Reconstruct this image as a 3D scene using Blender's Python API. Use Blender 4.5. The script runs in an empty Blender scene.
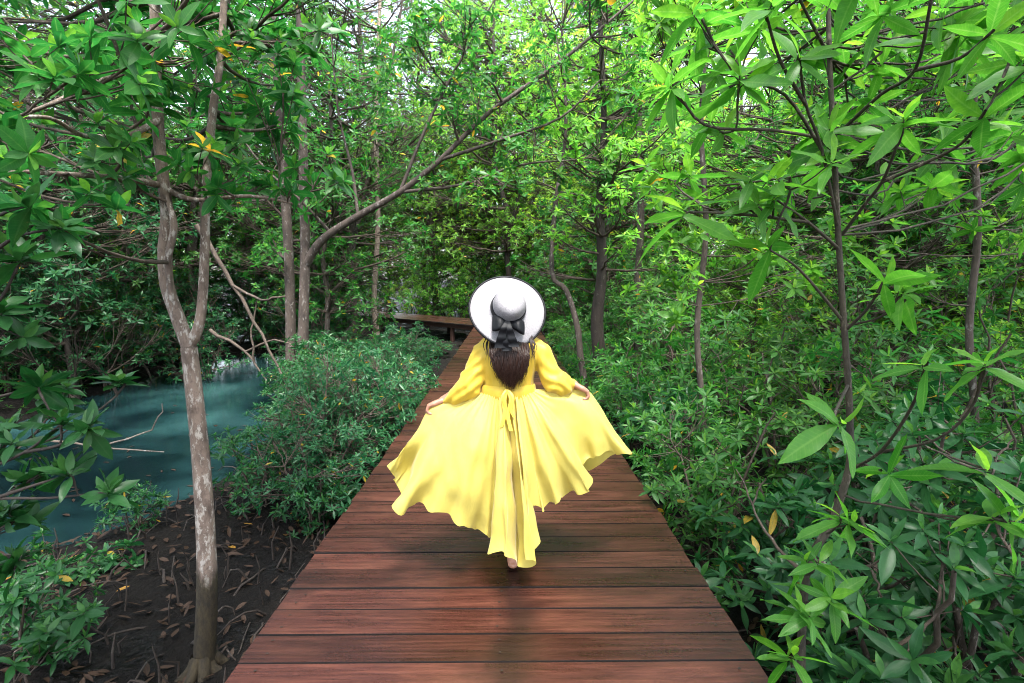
import bpy, bmesh, math, random
import numpy as np
from mathutils import Vector, Matrix, noise

C = bpy.context.scene.collection
R = math.radians
rnd = random.Random(11)

# ------------------------------------------------------------------ camera
H_EYE, FPX, PITCH, YAW = 1.65, 520.0, 6.74, -0.55
cam_d = bpy.data.cameras.new('camera'); cam = bpy.data.objects.new('camera', cam_d); C.objects.link(cam)
cam.location = (0, 0, H_EYE); cam.rotation_euler = (R(90 - PITCH), 0, R(YAW))
cam_d.sensor_width = 36; cam_d.lens = FPX / 1024 * 36; cam_d.clip_start = 0.05; cam_d.clip_end = 2000
bpy.context.scene.camera = cam
CM = cam.rotation_euler.to_matrix()

def at(px, py, Y):
    """real-world point at world depth Y seen in direction (px, py)"""
    d = CM @ Vector(((px - 512) / FPX, (341.5 - py) / FPX, -1))
    return Vector((0, 0, H_EYE)) + d * (Y / d.y)

def on_z(px, py, z):
    d = CM @ Vector(((px - 512) / FPX, (341.5 - py) / FPX, -1))
    return Vector((0, 0, H_EYE)) + d * ((z - H_EYE) / d.z)

# ------------------------------------------------------------------ tagging
def tag(o, label=None, cat=None, group=None, kind=None):
    if label: o['label'] = label
    if cat: o['category'] = cat
    if group: o['group'] = group
    if kind: o['kind'] = kind
    return o

def empty(name, loc=(0, 0, 0), label=None, cat=None, group=None, kind=None):
    o = bpy.data.objects.new(name, None); C.objects.link(o); o.location = loc
    o.empty_display_size = 0.2
    return tag(o, label, cat, group, kind)

def link_mesh(name, me, mat, parent=None):
    o = bpy.data.objects.new(name, me); C.objects.link(o)
    if mat: me.materials.append(mat)
    if parent: o.parent = parent
    return o

def mesh_np(name, verts, faces_list, tint=None, smooth=True):
    """faces_list: list of int arrays (n,k). tint: (nv,3) colour attribute"""
    me = bpy.data.meshes.new(name)
    verts = np.asarray(verts, dtype=np.float32)
    me.vertices.add(len(verts)); me.vertices.foreach_set('co', verts.ravel())
    loops = np.concatenate([f.ravel() for f in faces_list]).astype(np.int32)
    tot = np.concatenate([np.full(len(f), f.shape[1]) for f in faces_list]).astype(np.int32)
    start = np.concatenate([[0], np.cumsum(tot)[:-1]]).astype(np.int32)
    me.loops.add(len(loops)); me.loops.foreach_set('vertex_index', loops)
    me.polygons.add(len(tot)); me.polygons.foreach_set('loop_start', start); me.polygons.foreach_set('loop_total', tot)
    if smooth: me.polygons.foreach_set('use_smooth', np.ones(len(tot), dtype=bool))
    if tint is not None:
        a = me.color_attributes.new('tint', 'FLOAT_COLOR', 'POINT')
        c = np.ones((len(verts), 4), dtype=np.float32); c[:, :tint.shape[1]] = tint
        a.data.foreach_set('color', c.ravel())
    me.update(); me.validate()
    return me

def kids(o): return [c for c in bpy.data.objects if c.parent == o]
def copy_tree(o, parent=None, ch_cache={}):
    c = o.copy(); C.objects.link(c)
    if parent: c.parent = parent
    if o.name not in ch_cache: ch_cache[o.name] = kids(o)
    for k in ch_cache[o.name]: copy_tree(k, c)
    return c

# ------------------------------------------------------------------ materials
def new_mat(name):
    m = bpy.data.materials.new(name); m.use_nodes = True
    nt = m.node_tree; nt.nodes.clear()
    out = nt.nodes.new('ShaderNodeOutputMaterial')
    return m, nt, out
def N(nt, t, **kw):
    n = nt.nodes.new(t)
    for k, v in kw.items():
        if k in n.inputs: n.inputs[k].default_value = v
        else: setattr(n, k, v)
    return n
def ramp(nt, fac, stops):
    n = nt.nodes.new('ShaderNodeValToRGB'); el = n.color_ramp.elements
    while len(el) < len(stops): el.new(0.5)
    for e, (p, c) in zip(el, stops): e.position = p; e.color = (*c, 1)
    nt.links.new(fac, n.inputs['Fac']); return n.outputs['Color']
def mixc(nt, fac, a, b, mode='MIX'):
    n = nt.nodes.new('ShaderNodeMix'); n.data_type = 'RGBA'; n.blend_type = mode
    for sock, v in ((n.inputs[0], fac), (n.inputs[6], a), (n.inputs[7], b)):
        if isinstance(v, bpy.types.NodeSocket): nt.links.new(v, sock)
        elif isinstance(v, (int, float)): sock.default_value = v
        else: sock.default_value = (*v, 1)
    return n.outputs[2]
def math_n(nt, op, a, b=0.0):
    n = nt.nodes.new('ShaderNodeMath'); n.operation = op
    for sock, v in ((n.inputs[0], a), (n.inputs[1], b)):
        if isinstance(v, bpy.types.NodeSocket): nt.links.new(v, sock)
        else: sock.default_value = v
    return n.outputs[0]

def leaf_mat(name, dark, light, young, trans=0.35, rough=0.38, vary=0.25, rib=(0.24, 0.34, 0.10), back=(0.13, 0.22, 0.07)):
    m, nt, out = new_mat(name); L = nt.links.new
    a = N(nt, 'ShaderNodeAttribute', attribute_name='tint')
    s = N(nt, 'ShaderNodeSeparateColor'); L(a.outputs['Color'], s.inputs[0])
    col = mixc(nt, s.outputs[0], dark, light)
    col = mixc(nt, ramp(nt, s.outputs[1], [(0.0, (0, 0, 0)), (0.5, (1, 1, 1))]), col, young)
    col = mixc(nt, ramp(nt, s.outputs[1], [(0.80, (0, 0, 0)), (0.82, (1, 1, 1))]), col, (0.50, 0.27, 0.02))
    col = mixc(nt, ramp(nt, s.outputs[2], [(0.0, (0.75, 0.75, 0.75)), (0.16, (0, 0, 0))]), col, mixc(nt, 0.5, col, rib))
    ge0 = N(nt, 'ShaderNodeTexCoord'); nz = N(nt, 'ShaderNodeTexNoise', Scale=38.0, Detail=4.0, Roughness=.6); L(ge0.outputs['Object'], nz.inputs['Vector'])
    vein = math_n(nt, 'SINE', math_n(nt, 'MULTIPLY', math_n(nt, 'SUBTRACT', a.outputs['Alpha'], math_n(nt, 'MULTIPLY', s.outputs[2], .10)), 95.0))
    col = mixc(nt, math_n(nt, 'MULTIPLY', ramp(nt, vein, [(.6, (0, 0, 0)), (1, (1, 1, 1))]), .12), col, rib)
    col = mixc(nt, ramp(nt, nz.outputs['Fac'], [(.36, (.45, .45, .45)), (.56, (0, 0, 0))]), col, dark)
    col = mixc(nt, ramp(nt, nz.outputs['Fac'], [(.70, (0, 0, 0)), (.76, (.55, .55, .55))]), col, (.13, .10, .03))
    oi = N(nt, 'ShaderNodeObjectInfo')
    hs = N(nt, 'ShaderNodeHueSaturation')
    L(math_n(nt, 'ADD', math_n(nt, 'MULTIPLY', oi.outputs['Random'], 0.03), 0.485), hs.inputs['Hue'])
    L(math_n(nt, 'ADD', math_n(nt, 'MULTIPLY', oi.outputs['Random'], vary), 1 - vary / 2), hs.inputs['Value'])
    L(col, hs.inputs['Color']); col = hs.outputs['Color']
    geo = N(nt, 'ShaderNodeNewGeometry')
    colb = mixc(nt, math_n(nt, 'MULTIPLY', geo.outputs['Backfacing'], 0.45), col, back)
    p = N(nt, 'ShaderNodeBsdfPrincipled', Roughness=rough)
    p.inputs['Specular IOR Level'].default_value = 0.24
    L(colb, p.inputs['Base Color'])
    t = N(nt, 'ShaderNodeBsdfTranslucent')
    tc = N(nt, 'ShaderNodeHueSaturation', Hue=0.490, Saturation=1.0, Value=2.6); L(col, tc.inputs['Color'])
    L(tc.outputs['Color'], t.inputs['Color'])
    mx = N(nt, 'ShaderNodeMixShader'); mx.inputs[0].default_value = trans
    L(p.outputs[0], mx.inputs[1]); L(t.outputs[0], mx.inputs[2]); L(mx.outputs[0], out.inputs[0])
    return m

def bark_mat(name, base, dark, lichen, lich=0.5, scale=9.0, moss=0.0, rough=0.85):
    m, nt, out = new_mat(name); L = nt.links.new
    tc = N(nt, 'ShaderNodeTexCoord')
    mp = N(nt, 'ShaderNodeMapping'); mp.inputs['Scale'].default_value = (1, 1, 0.45); L(tc.outputs['Object'], mp.inputs[0])
    n1 = N(nt, 'ShaderNodeTexNoise', Scale=scale, Detail=6.0, Roughness=0.65); L(mp.outputs[0], n1.inputs['Vector'])
    n2 = N(nt, 'ShaderNodeTexNoise', Scale=scale * 2.7, Detail=5.0, Roughness=0.7); L(mp.outputs[0], n2.inputs['Vector'])
    n3 = N(nt, 'ShaderNodeTexNoise', Scale=scale * 9, Detail=3.0); L(mp.outputs[0], n3.inputs['Vector'])
    col = ramp(nt, n1.outputs['Fac'], [(0.32, dark), (0.55, base)])
    lm = ramp(nt, n2.outputs['Fac'], [(0.62 - 0.16 * lich, (0, 0, 0)), (0.70 - 0.16 * lich, (1, 1, 1))])
    col = mixc(nt, lm, col, lichen)
    col = mixc(nt, ramp(nt, n3.outputs['Fac'], [(0.55, (0, 0, 0)), (0.75, (0.7, 0.7, 0.7))]), col, dark)
    if moss > 0:
        sx = N(nt, 'ShaderNodeSeparateXYZ'); L(tc.outputs['Object'], sx.inputs[0])
        f = math_n(nt, 'ADD', math_n(nt, 'MULTIPLY', sx.outputs['Z'], .5), math_n(nt, 'MULTIPLY', n1.outputs['Fac'], 0.35))
        f = ramp(nt, f, [(moss - 0.04, (1, 1, 1)), (moss + 0.04, (0, 0, 0))])
        mossc = ramp(nt, n2.outputs['Fac'], [(0.35, (0.010, 0.007, 0.0035)), (0.65, (0.040, 0.029, 0.012))])
        col = mixc(nt, f, col, mossc)
    p = N(nt, 'ShaderNodeBsdfPrincipled', Roughness=rough); L(col, p.inputs['Base Color'])
    b = N(nt, 'ShaderNodeBump', Strength=0.6, Distance=0.02); L(n2.outputs['Fac'], b.inputs['Height'])
    L(b.outputs[0], p.inputs['Normal']); L(p.outputs[0], out.inputs[0])
    return m

M = {}
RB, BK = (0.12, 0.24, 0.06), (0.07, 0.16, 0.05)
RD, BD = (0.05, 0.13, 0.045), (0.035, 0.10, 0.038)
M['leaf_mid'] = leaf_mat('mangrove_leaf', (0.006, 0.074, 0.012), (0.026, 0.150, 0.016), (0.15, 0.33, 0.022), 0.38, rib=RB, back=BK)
M['leaf_sun'] = leaf_mat('sunlit_mangrove_leaf', (0.042, 0.185, 0.018), (0.115, 0.300, 0.024), (0.30, 0.46, 0.03), 0.5)  # lit copy: sunlight put into a brighter leaf colour
M['leaf_shade'] = leaf_mat('shaded_blue_green_leaf', (0.005, 0.056, 0.022), (0.017, 0.104, 0.033), (0.07, 0.22, 0.045), 0.28, 0.34, rib=RD, back=BD)  # shaded copy: bluish skylit shade put into the leaf colour
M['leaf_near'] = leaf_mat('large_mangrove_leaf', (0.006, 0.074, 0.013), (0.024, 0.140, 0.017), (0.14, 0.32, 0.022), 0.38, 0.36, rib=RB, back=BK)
M['leaf_backlit'] = leaf_mat('backlit_green_leaf', (0.020, 0.120, 0.010), (0.068, 0.215, 0.015), (0.22, 0.40, 0.022), 0.48, 0.36, rib=(.18, .32, .07), back=(.09, .20, .05))  # light shining through the upper leaves put into a brighter green
M['leaf_glow'] = leaf_mat('glow_yellow_green_leaf', (0.095, 0.230, 0.018), (0.200, 0.350, 0.028), (0.36, 0.48, 0.04), 0.5)  # backlit glow over the bend put into the leaf colour
M['leaf_gloss'] = leaf_mat('shaded_glossy_leaf', (0.005, 0.047, 0.014), (0.018, 0.096, 0.024), (0.08, 0.26, 0.03), 0.28, 0.32, rib=RD, back=BD)  # glossy leaf, with the shade of the near banks painted in as darker green
M['bark_pale'] = bark_mat('lichen_bark', (0.17, 0.125, 0.10), (0.055, 0.038, 0.030), (0.32, 0.29, 0.26), 0.62, 11, moss=0.72)
M['bark_grey'] = bark_mat('grey_bark', (0.070, 0.052, 0.042), (0.022, 0.016, 0.013), (0.19, 0.17, 0.155), 0.35, 8)
M['bark_dark'] = bark_mat('dark_bark', (0.030, 0.021, 0.016), (0.010, 0.007, 0.0055), (0.07, 0.06, 0.05), 0.2, 8)
M['bark_twig'] = bark_mat('twig_bark', (0.070, 0.050, 0.036), (0.025, 0.017, 0.012), (0.16, 0.135, 0.115), 0.3, 14)
M['bark_bare'] = bark_mat('bare_twig_bark', (0.27, 0.20, 0.16), (0.11, 0.08, 0.06), (0.42, 0.37, 0.33), 0.4, 14)
M['bark_green'] = bark_mat('green_stem_bark', (0.040, 0.032, 0.020), (0.015, 0.012, 0.008), (0.12, 0.10, 0.075), 0.25, 12)

# ------------------------------------------------------------------ leaf building
def leaf_template(lod):
    if lod == 0:
        ts = [0, .10, .25, .42, .58, .74, .88, 1.0]; w = [.10, .42, .80, 1.0, .97, .74, .38, 0.02]
        V = []; F3 = []; F4 = []
        for t, ww in zip(ts, w): V += [(t, -ww * .5, 1.0), (t, 0, 0), (t, ww * .5, 1.0)]
        for i in range(len(ts) - 1):
            a = 3 * i; F4 += [(a, a + 1, a + 4, a + 3), (a + 1, a + 2, a + 5, a + 4)]
        return np.array(V), None, np.array(F4)
    if lod == 1:
        V = [(0, 0, 0), (.28, -.42, 1), (.28, 0, 0), (.28, .42, 1), (.65, -.46, 1), (.65, 0, 0), (.65, .46, 1), (1, 0, 0)]
        return np.array(V), np.array([(0, 2, 1), (0, 3, 2), (4, 5, 7), (5, 6, 7)]), np.array([(1, 2, 5, 4), (2, 3, 6, 5)])
    V = [(0, 0, 0), (.45, -.5, 1), (.5, 0, 0), (.45, .5, 1), (1, 0, 0)]
    return np.array(V), np.array([(0, 2, 1), (0, 3, 2), (1, 2, 4), (2, 3, 4)]), None

def build_leaves(name, leaves, lod, mat, parent):
    """leaves: list of (P, d, n, L, W, droop, tint, age)"""
    T, F3, F4 = leaf_template(lod)
    n = len(leaves); k = len(T)
    P = np.array([l[0] for l in leaves]); D = np.array([l[1] for l in leaves]); Nn = np.array([l[2] for l in leaves])
    Ls = np.array([l[3] for l in leaves]); Ws = np.array([l[4] for l in leaves]); dr = np.array([l[5] for l in leaves])
    S = np.cross(Nn, D)
    rs = np.random.RandomState(n % 9973 + 1); bend = rs.normal(0, .10, n); wav = rs.uniform(0, .035, n); wph = rs.uniform(0, 6.28, n)
    x = T[None, :, 0] * Ls[:, None]; y = T[None, :, 1] * Ws[:, None]; yb = y + bend[:, None] * T[None, :, 0] ** 2 * Ls[:, None]
    z = (-dr[:, None] * T[None, :, 0] ** 2) * Ls[:, None] + 0.28 * np.abs(y)
    if lod == 0: z = z + wav[:, None] * Ls[:, None] * np.sin(T[None, :, 0] * 11 + wph[:, None]) * np.sign(T[None, :, 1])
    V = P[:, None, :] + x[..., None] * D[:, None, :] + yb[..., None] * S[:, None, :] + z[..., None] * Nn[:, None, :]
    off = (np.arange(n) * k)[:, None, None]
    fl = []
    if F3 is not None: fl.append((F3[None] + off).reshape(-1, 3))
    if F4 is not None: fl.append((F4[None] + off).reshape(-1, 4))
    t = np.zeros((n, k, 4)); t[..., 3] = T[None, :, 0]; t[..., 0] = np.array([l[6] for l in leaves])[:, None]; t[..., 1] = np.array([l[7] for l in leaves])[:, None]
    t[..., 2] = np.minimum(1, np.abs(T[None, :, 1]) * 2 + (T[None, :, 2] > 0) * .3)
    me = mesh_np(name, V.reshape(-1, 3), fl, t.reshape(-1, 4))
    return link_mesh(name, me, mat, parent)

def basis(a):
    a = np.asarray(a, float); a = a / (np.linalg.norm(a) + 1e-9)
    r = np.array([0, 0, 1.0]) if abs(a[2]) < 0.9 else np.array([1.0, 0, 0])
    u = np.cross(r, a); u /= np.linalg.norm(u); v = np.cross(a, u)
    return a, u, v

def rosette(out, P, axis, L, ratio, k, rg, spread=(98, 34), yellow=0.02, young=1.0):
    a, u, v = basis(axis); P = np.asarray(P, float)
    ph0 = rg.random() * 6.28
    tr = rg.random()
    for i in range(k):
        t = i / max(1, k - 1)
        inc = R(spread[0] + (spread[1] - spread[0]) * t ** 1.2 + rg.gauss(0, 9))
        ph = ph0 + i * 2.39996 + rg.gauss(0, .15)
        ra = math.cos(ph) * u + math.sin(ph) * v
        d = math.cos(inc) * a + math.sin(inc) * ra
        n = math.sin(inc) * a - math.cos(inc) * ra
        tw = rg.gauss(0, .35); s = np.cross(n, d); n = n * math.cos(tw) + s * math.sin(tw)
        l = L * (1.05 - .45 * t) * rg.uniform(.75, 1.18)
        age = (0.0 if t < .7 else min(.5, (t - .6) * 1.2 * young)) * rg.uniform(.3, 1)
        if t < .5 and rg.random() < yellow: age = 1.0
        out.append((P - a * L * .12 * (1 - t), d, n, l, l * ratio * rg.uniform(.85, 1.15), rg.uniform(.02, .28), min(1, max(0, tr * .6 + rg.random() * .4)), age))

class Tubes:
    def __init__(s): s.v = []; s.f = []; s.n = 0
    def add(s, pts, radii, sides=6, cap=True):
        pts = [np.asarray(p, float) for p in pts]; m = len(pts)
        if m < 2: return
        prev = None; rings = []
        for i in range(m):
            d = pts[min(i + 1, m - 1)] - pts[max(i - 1, 0)]
            d = d / (np.linalg.norm(d) + 1e-9)
            if prev is None: _, u, v = basis(d)
            else:
                u = prev - d * np.dot(prev, d); u /= (np.linalg.norm(u) + 1e-9); v = np.cross(d, u)
            prev = u
            r = radii[i] if hasattr(radii, '__len__') else radii
            th = np.arange(sides) * (2 * math.pi / sides)
            rings.append(pts[i] + r * (np.cos(th)[:, None] * u + np.sin(th)[:, None] * v))
        s.v.append(np.concatenate(rings))
        i = np.arange(m - 1)[:, None] * sides; j = np.arange(sides)[None]; j2 = (j + 1) % sides
        q = np.stack([i + j, i + j2, i + sides + j2, i + sides + j], -1).reshape(-1, 4) + s.n
        s.f.append(q); s.n += m * sides
    def build(s, name, mat, parent=None, smooth=True):
        return link_mesh(name, mesh_np(name, np.concatenate(s.v), [np.concatenate(s.f)], None, smooth), mat, parent)

def spline(pts, n):
    """Catmull-Rom through pts (list of vectors or tuples with radius), n points per span"""
    P = [np.asarray(p, float) for p in pts]; out = []
    Q = [2 * P[0] - P[1]] + P + [2 * P[-1] - P[-2]]
    for i in range(1, len(Q) - 2):
        for k in range(n):
            t = k / n; a, b, c, d = Q[i - 1], Q[i], Q[i + 1], Q[i + 2]
            out.append(.5 * ((2 * b) + (c - a) * t + (2 * a - 5 * b + 4 * c - d) * t * t + (3 * b - a - 3 * c + d) * t ** 3))
    out.append(P[-1]); return out

def wiggle(pts, amp, rg):
    out = [np.asarray(pts[0], float)]
    for p in pts[1:]: out.append(np.asarray(p, float) + np.array([rg.gauss(0, amp), rg.gauss(0, amp), rg.gauss(0, amp * .6)]))
    return out

def bez(a, b, c, n):
    return [a * (1 - t) ** 2 + 2 * b * t * (1 - t) + c * t * t for t in np.linspace(0, 1, n)]

def grow(root, stems, clusters, leafL, ratio, lod, leafm, barkm, twigm, seed, k=8, limb_r=.018, twig_r=.005, names=('trunk', 'branches', 'crown'),
         up=.7, out_w=.6, sides=8, yellow=.015, spread=(98, 34), flat=.75, young=1.0, limb_low=.5):
    """stems: list of (pts, radii); clusters: list of (centre, radius, n rosettes)."""
    rg = random.Random(seed)
    t1 = Tubes(); t2 = Tubes() if names[1] else t1; leaves = []
    allp = []
    for pts, rad in stems:
        t1.add(pts, rad, sides)
        for p, r in zip(pts, rad if hasattr(rad, '__len__') else [rad] * len(pts)): allp.append((np.asarray(p, float), r))
    AP = np.array([p for p, r in allp]); AR = np.array([r for p, r in allp])
    for (c, rc, nr) in clusters:
        c = np.asarray(c, float)
        dd = np.linalg.norm(AP - (c - np.array([0, 0, rc * limb_low])), axis=1) + np.maximum(0, AP[:, 2] - c[2] + .1) * 1.5
        j = int(np.argmin(dd)); a = AP[j]
        mid = (a + c) / 2 + np.array([rg.gauss(0, .08), rg.gauss(0, .08), -.10]) * np.linalg.norm(c - a)
        lp = wiggle(bez(a, mid, c, 7), .02 * np.linalg.norm(c - a) / 2, rg)
        r0 = min(AR[j] * .7, limb_r)
        t2.add(lp, np.linspace(r0, twig_r * 1.3, 7), 5)
        for q in range(nr):
            dv = np.array([rg.gauss(0, 1), rg.gauss(0, 1), rg.gauss(.25, 1)]); dv /= np.linalg.norm(dv)
            p = c + dv * rc * (rg.random() ** .45) * np.array([1, 1, flat])
            b = lp[rg.randint(2, 6)]
            ax = dv * out_w + np.array([0, 0, up]) + np.array([rg.gauss(0, .25) for _ in range(3)])
            ax /= np.linalg.norm(ax)
            ln = np.linalg.norm(p - b)
            m_ = (p + b) / 2 - ax * ln * .22
            tp = bez(b, m_, p, 4)
            t2.add(tp, [twig_r, twig_r * .85, twig_r * .7, twig_r * .6], 4 if lod < 2 else 3)
            rosette(leaves, p, ax, leafL * rg.uniform(.8, 1.15), ratio, k + rg.randint(-1, 2), rg, spread, yellow, young)
    if names[0] and t1.n: t1.build(names[0], barkm, root)
    if names[1]: t2.build(names[1], twigm, root)
    build_leaves(names[2], leaves, lod, leafm, root)
    return root

def crown_clusters(rg, c, rad, n, rc, nr, bottom=-1.0):
    out = []
    tries = 0
    while len(out) < n and tries < 4000:
        tries += 1
        v = np.array([rg.gauss(0, 1), rg.gauss(0, 1), rg.gauss(0, 1)]); v /= np.linalg.norm(v)
        v *= rg.random() ** .4
        if v[2] < bottom: continue
        p = np.asarray(c, float) + v * np.asarray(rad, float)
        if all(np.linalg.norm(p - o[0]) > rc * .75 for o in out):
            out.append((p, rc * rg.uniform(.75, 1.25), max(3, int(nr * rg.uniform(.7, 1.3)))))
    return out

def trunk_line(rg, h, lean=.08, r0=.09, r1=.03, n=9, wob=.06, x0=(0, 0, 0)):
    a = rg.random() * 6.28; pts = []
    for i in range(n):
        t = i / (n - 1)
        pts.append(np.array([x0[0] + math.cos(a) * lean * h * t + rg.gauss(0, wob) * (t > 0), x0[1] + math.sin(a) * lean * h * t + rg.gauss(0, wob) * (t > 0), x0[2] + h * t]))
    pts = spline(pts, 2); rad = np.linspace(r0, r1, len(pts)); rad[0] *= 1.35; rad[1] *= 1.15
    return pts, rad

# ------------------------------------------------------------------ terrain
SL = [(-30, -2), (-16, 2.0), (-9.2, 4.6), (-6.0, 7.0), (-6.6, 10), (-7.6, 13.5), (-8.4, 17)]
SW = [2.5, 2.4, 2.35, 2.45, 2.3, 1.9, 1.2]
def stream(x, y):
    best = 1e9
    for (a, b, w0, w1) in zip(SL[:-1], SL[1:], SW[:-1], SW[1:]):
        dx, dy = b[0] - a[0], b[1] - a[1]
        t = max(0, min(1, ((x - a[0]) * dx + (y - a[1]) * dy) / (dx * dx + dy * dy)))
        d = math.hypot(x - a[0] - dx * t, y - a[1] - dy * t) - (w0 + (w1 - w0) * t)
        best = min(best, d)
    return best
WATER_Z = -0.95
def gz(x, y):
    z = -.72 + .10 * noise.noise(Vector((x * .5, y * .5, 0))) + .05 * noise.noise(Vector((x * 2.1, y * 2.1, 3)))
    s = stream(x, y) + .35 * noise.noise(Vector((x * 1.3, y * 1.3, 7)))
    if s < .7: z -= (.7 - s) * .42 if s > -.6 else .55
    return z

def axis_steps(lo, hi, f0, f1, fine, coarse):
    a = []; v = lo
    while v < hi:
        a.append(v); v += fine if f0 <= v < f1 else coarse
    a.append(hi); return a
xs = [-400, -200, -100, -60] + axis_steps(-40, 40, -13, 7, .14, 1.2) + [60, 100, 200, 400]
ys = [-200, -60, -20] + axis_steps(-8, 50, .5, 20, .14, 1.2) + [70, 120, 300, 800]
gv = [(x, y, gz(x, y) + (.03 * noise.noise(Vector((x * 7, y * 7, 1))) + .035 * noise.noise(Vector((x * 4, y * 4, 9))) if abs(x) < 13 and y < 20 else 0)) for y in ys for x in xs]
nx = len(xs)
i = np.arange(len(ys) - 1)[:, None] * nx + np.arange(nx - 1)[None]
gf = np.stack([i, i + 1, i + nx + 1, i + nx], -1).reshape(-1, 4)

m, nt, out = new_mat('mangrove_mud'); L = nt.links.new
tc = N(nt, 'ShaderNodeTexCoord')
n1 = N(nt, 'ShaderNodeTexNoise', Scale=2.2, Detail=7.0, Roughness=.65); L(tc.outputs['Object'], n1.inputs['Vector'])
n2 = N(nt, 'ShaderNodeTexNoise', Scale=16.0, Detail=5.0, Roughness=.7); L(tc.outputs['Object'], n2.inputs['Vector'])
vo = N(nt, 'ShaderNodeTexVoronoi', Scale=22.0); L(tc.outputs['Object'], vo.inputs['Vector'])
col = ramp(nt, n1.outputs['Fac'], [(.3, (.002, .0016, .0013)), (.7, (.0055, .004, .0028))])
col = mixc(nt, ramp(nt, n2.outputs['Fac'], [(.5, (0, 0, 0)), (.72, (1, 1, 1))]), col, (.0065, .0044, .003))
p = N(nt, 'ShaderNodeBsdfPrincipled'); L(col, p.inputs['Base Color'])
L(ramp(nt, n1.outputs['Fac'], [(.36, (.16, .16, .16)), (.46, (.9, .9, .9))]), p.inputs['Roughness']); p.inputs['Specular IOR Level'].default_value = .2
b = N(nt, 'ShaderNodeBump', Strength=.8, Distance=.05); L(math_n(nt, 'ADD', n2.outputs['Fac'], math_n(nt, 'MULTIPLY', vo.outputs['Distance'], .5)), b.inputs['Height'])
L(b.outputs[0], p.inputs['Normal']); L(p.outputs[0], out.inputs[0]); M['mud'] = m
tag(link_mesh('ground', mesh_np('ground', gv, [gf]), M['mud']), 'dark brown mangrove mud with roots and litter', None, None, 'structure')

m, nt, out = new_mat('stream_water'); L = nt.links.new
tc = N(nt, 'ShaderNodeTexCoord')
n1 = N(nt, 'ShaderNodeTexNoise', Scale=.55, Detail=4.0); L(tc.outputs['Object'], n1.inputs['Vector'])
n2 = N(nt, 'ShaderNodeTexNoise', Scale=9.0, Detail=4.0, Roughness=.6); L(tc.outputs['Object'], n2.inputs['Vector'])
col = ramp(nt, n1.outputs['Fac'], [(.38, (.003, .010, .012)), (.52, (.010, .032, .034)), (.68, (.022, .062, .062))])
p = N(nt, 'ShaderNodeBsdfPrincipled', Roughness=.03); L(col, p.inputs['Base Color']); p.inputs['IOR'].default_value = 1.33
b = N(nt, 'ShaderNodeBump', Strength=.14, Distance=.02); L(n2.outputs['Fac'], b.inputs['Height']); L(b.outputs[0], p.inputs['Normal'])
L(p.outputs[0], out.inputs[0]); M['water'] = m
wv = [(-60, -12, WATER_Z), (-1.6, -12, WATER_Z), (-1.6, 40, WATER_Z), (-60, 40, WATER_Z)]
tag(link_mesh('water', mesh_np('water', wv, [np.array([[0, 1, 2, 3]])]), M['water']), 'milky teal mangrove stream left of the boardwalk', None, None, 'structure')

# ------------------------------------------------------------------ boardwalk
WL, WR, PP = -1.167, 1.09, .1845
m, nt, out = new_mat('wet_red_timber'); L = nt.links.new
tc = N(nt, 'ShaderNodeTexCoord'); at_ = N(nt, 'ShaderNodeAttribute', attribute_name='tint')
sp = N(nt, 'ShaderNodeSeparateColor'); L(at_.outputs['Color'], sp.inputs[0])
cx = N(nt, 'ShaderNodeCombineXYZ'); L(math_n(nt, 'MULTIPLY', sp.outputs[0], 37.0), cx.inputs[2])
va = N(nt, 'ShaderNodeVectorMath', operation='ADD'); L(tc.outputs['Object'], va.inputs[0]); L(cx.outputs[0], va.inputs[1])
mp = N(nt, 'ShaderNodeMapping'); mp.inputs['Scale'].default_value = (1.2, 34, 1); L(va.outputs[0], mp.inputs[0])
gr = N(nt, 'ShaderNodeTexNoise', Scale=1.6, Detail=7.0, Roughness=.7); L(mp.outputs[0], gr.inputs['Vector'])
mp2 = N(nt, 'ShaderNodeMapping'); mp2.inputs['Scale'].default_value = (1.6, 5, 1); L(va.outputs[0], mp2.inputs[0])
bl = N(nt, 'ShaderNodeTexNoise', Scale=1.3, Detail=5.0, Roughness=.6); L(mp2.outputs[0], bl.inputs['Vector'])
st = N(nt, 'ShaderNodeTexNoise', Scale=.9, Detail=5.0, Roughness=.6); L(tc.outputs['Object'], st.inputs['Vector'])
fine = N(nt, 'ShaderNodeTexNoise', Scale=60.0, Detail=3.0); L(tc.outputs['Object'], fine.inputs['Vector'])
col = ramp(nt, gr.outputs['Fac'], [(.25, (.011, .0042, .0038)), (.50, (.044, .0140, .0105)), (.78, (.105, .036, .024))])
col = mixc(nt, ramp(nt, bl.outputs['Fac'], [(.50, (0, 0, 0)), (.74, (.45, .45, .45))]), col, (.130, .048, .028))
col = mixc(nt, ramp(nt, st.outputs['Fac'], [(.52, (0, 0, 0)), (.66, (.65, .65, .65))]), col, (.014, .007, .007))
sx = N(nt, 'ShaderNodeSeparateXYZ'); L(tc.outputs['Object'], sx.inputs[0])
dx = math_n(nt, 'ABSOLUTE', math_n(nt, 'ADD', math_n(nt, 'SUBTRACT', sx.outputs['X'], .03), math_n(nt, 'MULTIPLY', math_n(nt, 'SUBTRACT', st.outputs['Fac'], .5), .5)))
wet = math_n(nt, 'MULTIPLY', ramp(nt, math_n(nt, 'ADD', dx, math_n(nt, 'MULTIPLY', fine.outputs['Fac'], .05)), [(.05, (1, 1, 1)), (.16, (0, 0, 0))]), ramp(nt, math_n(nt, 'MULTIPLY', sx.outputs['Y'], .2), [(.60, (1, 1, 1)), (.68, (0, 0, 0))]))  # dark streak along the centre line, fading out at her feet
col = mixc(nt, math_n(nt, 'MULTIPLY', wet, .72), col, (.010, .0055, .005))
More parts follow.
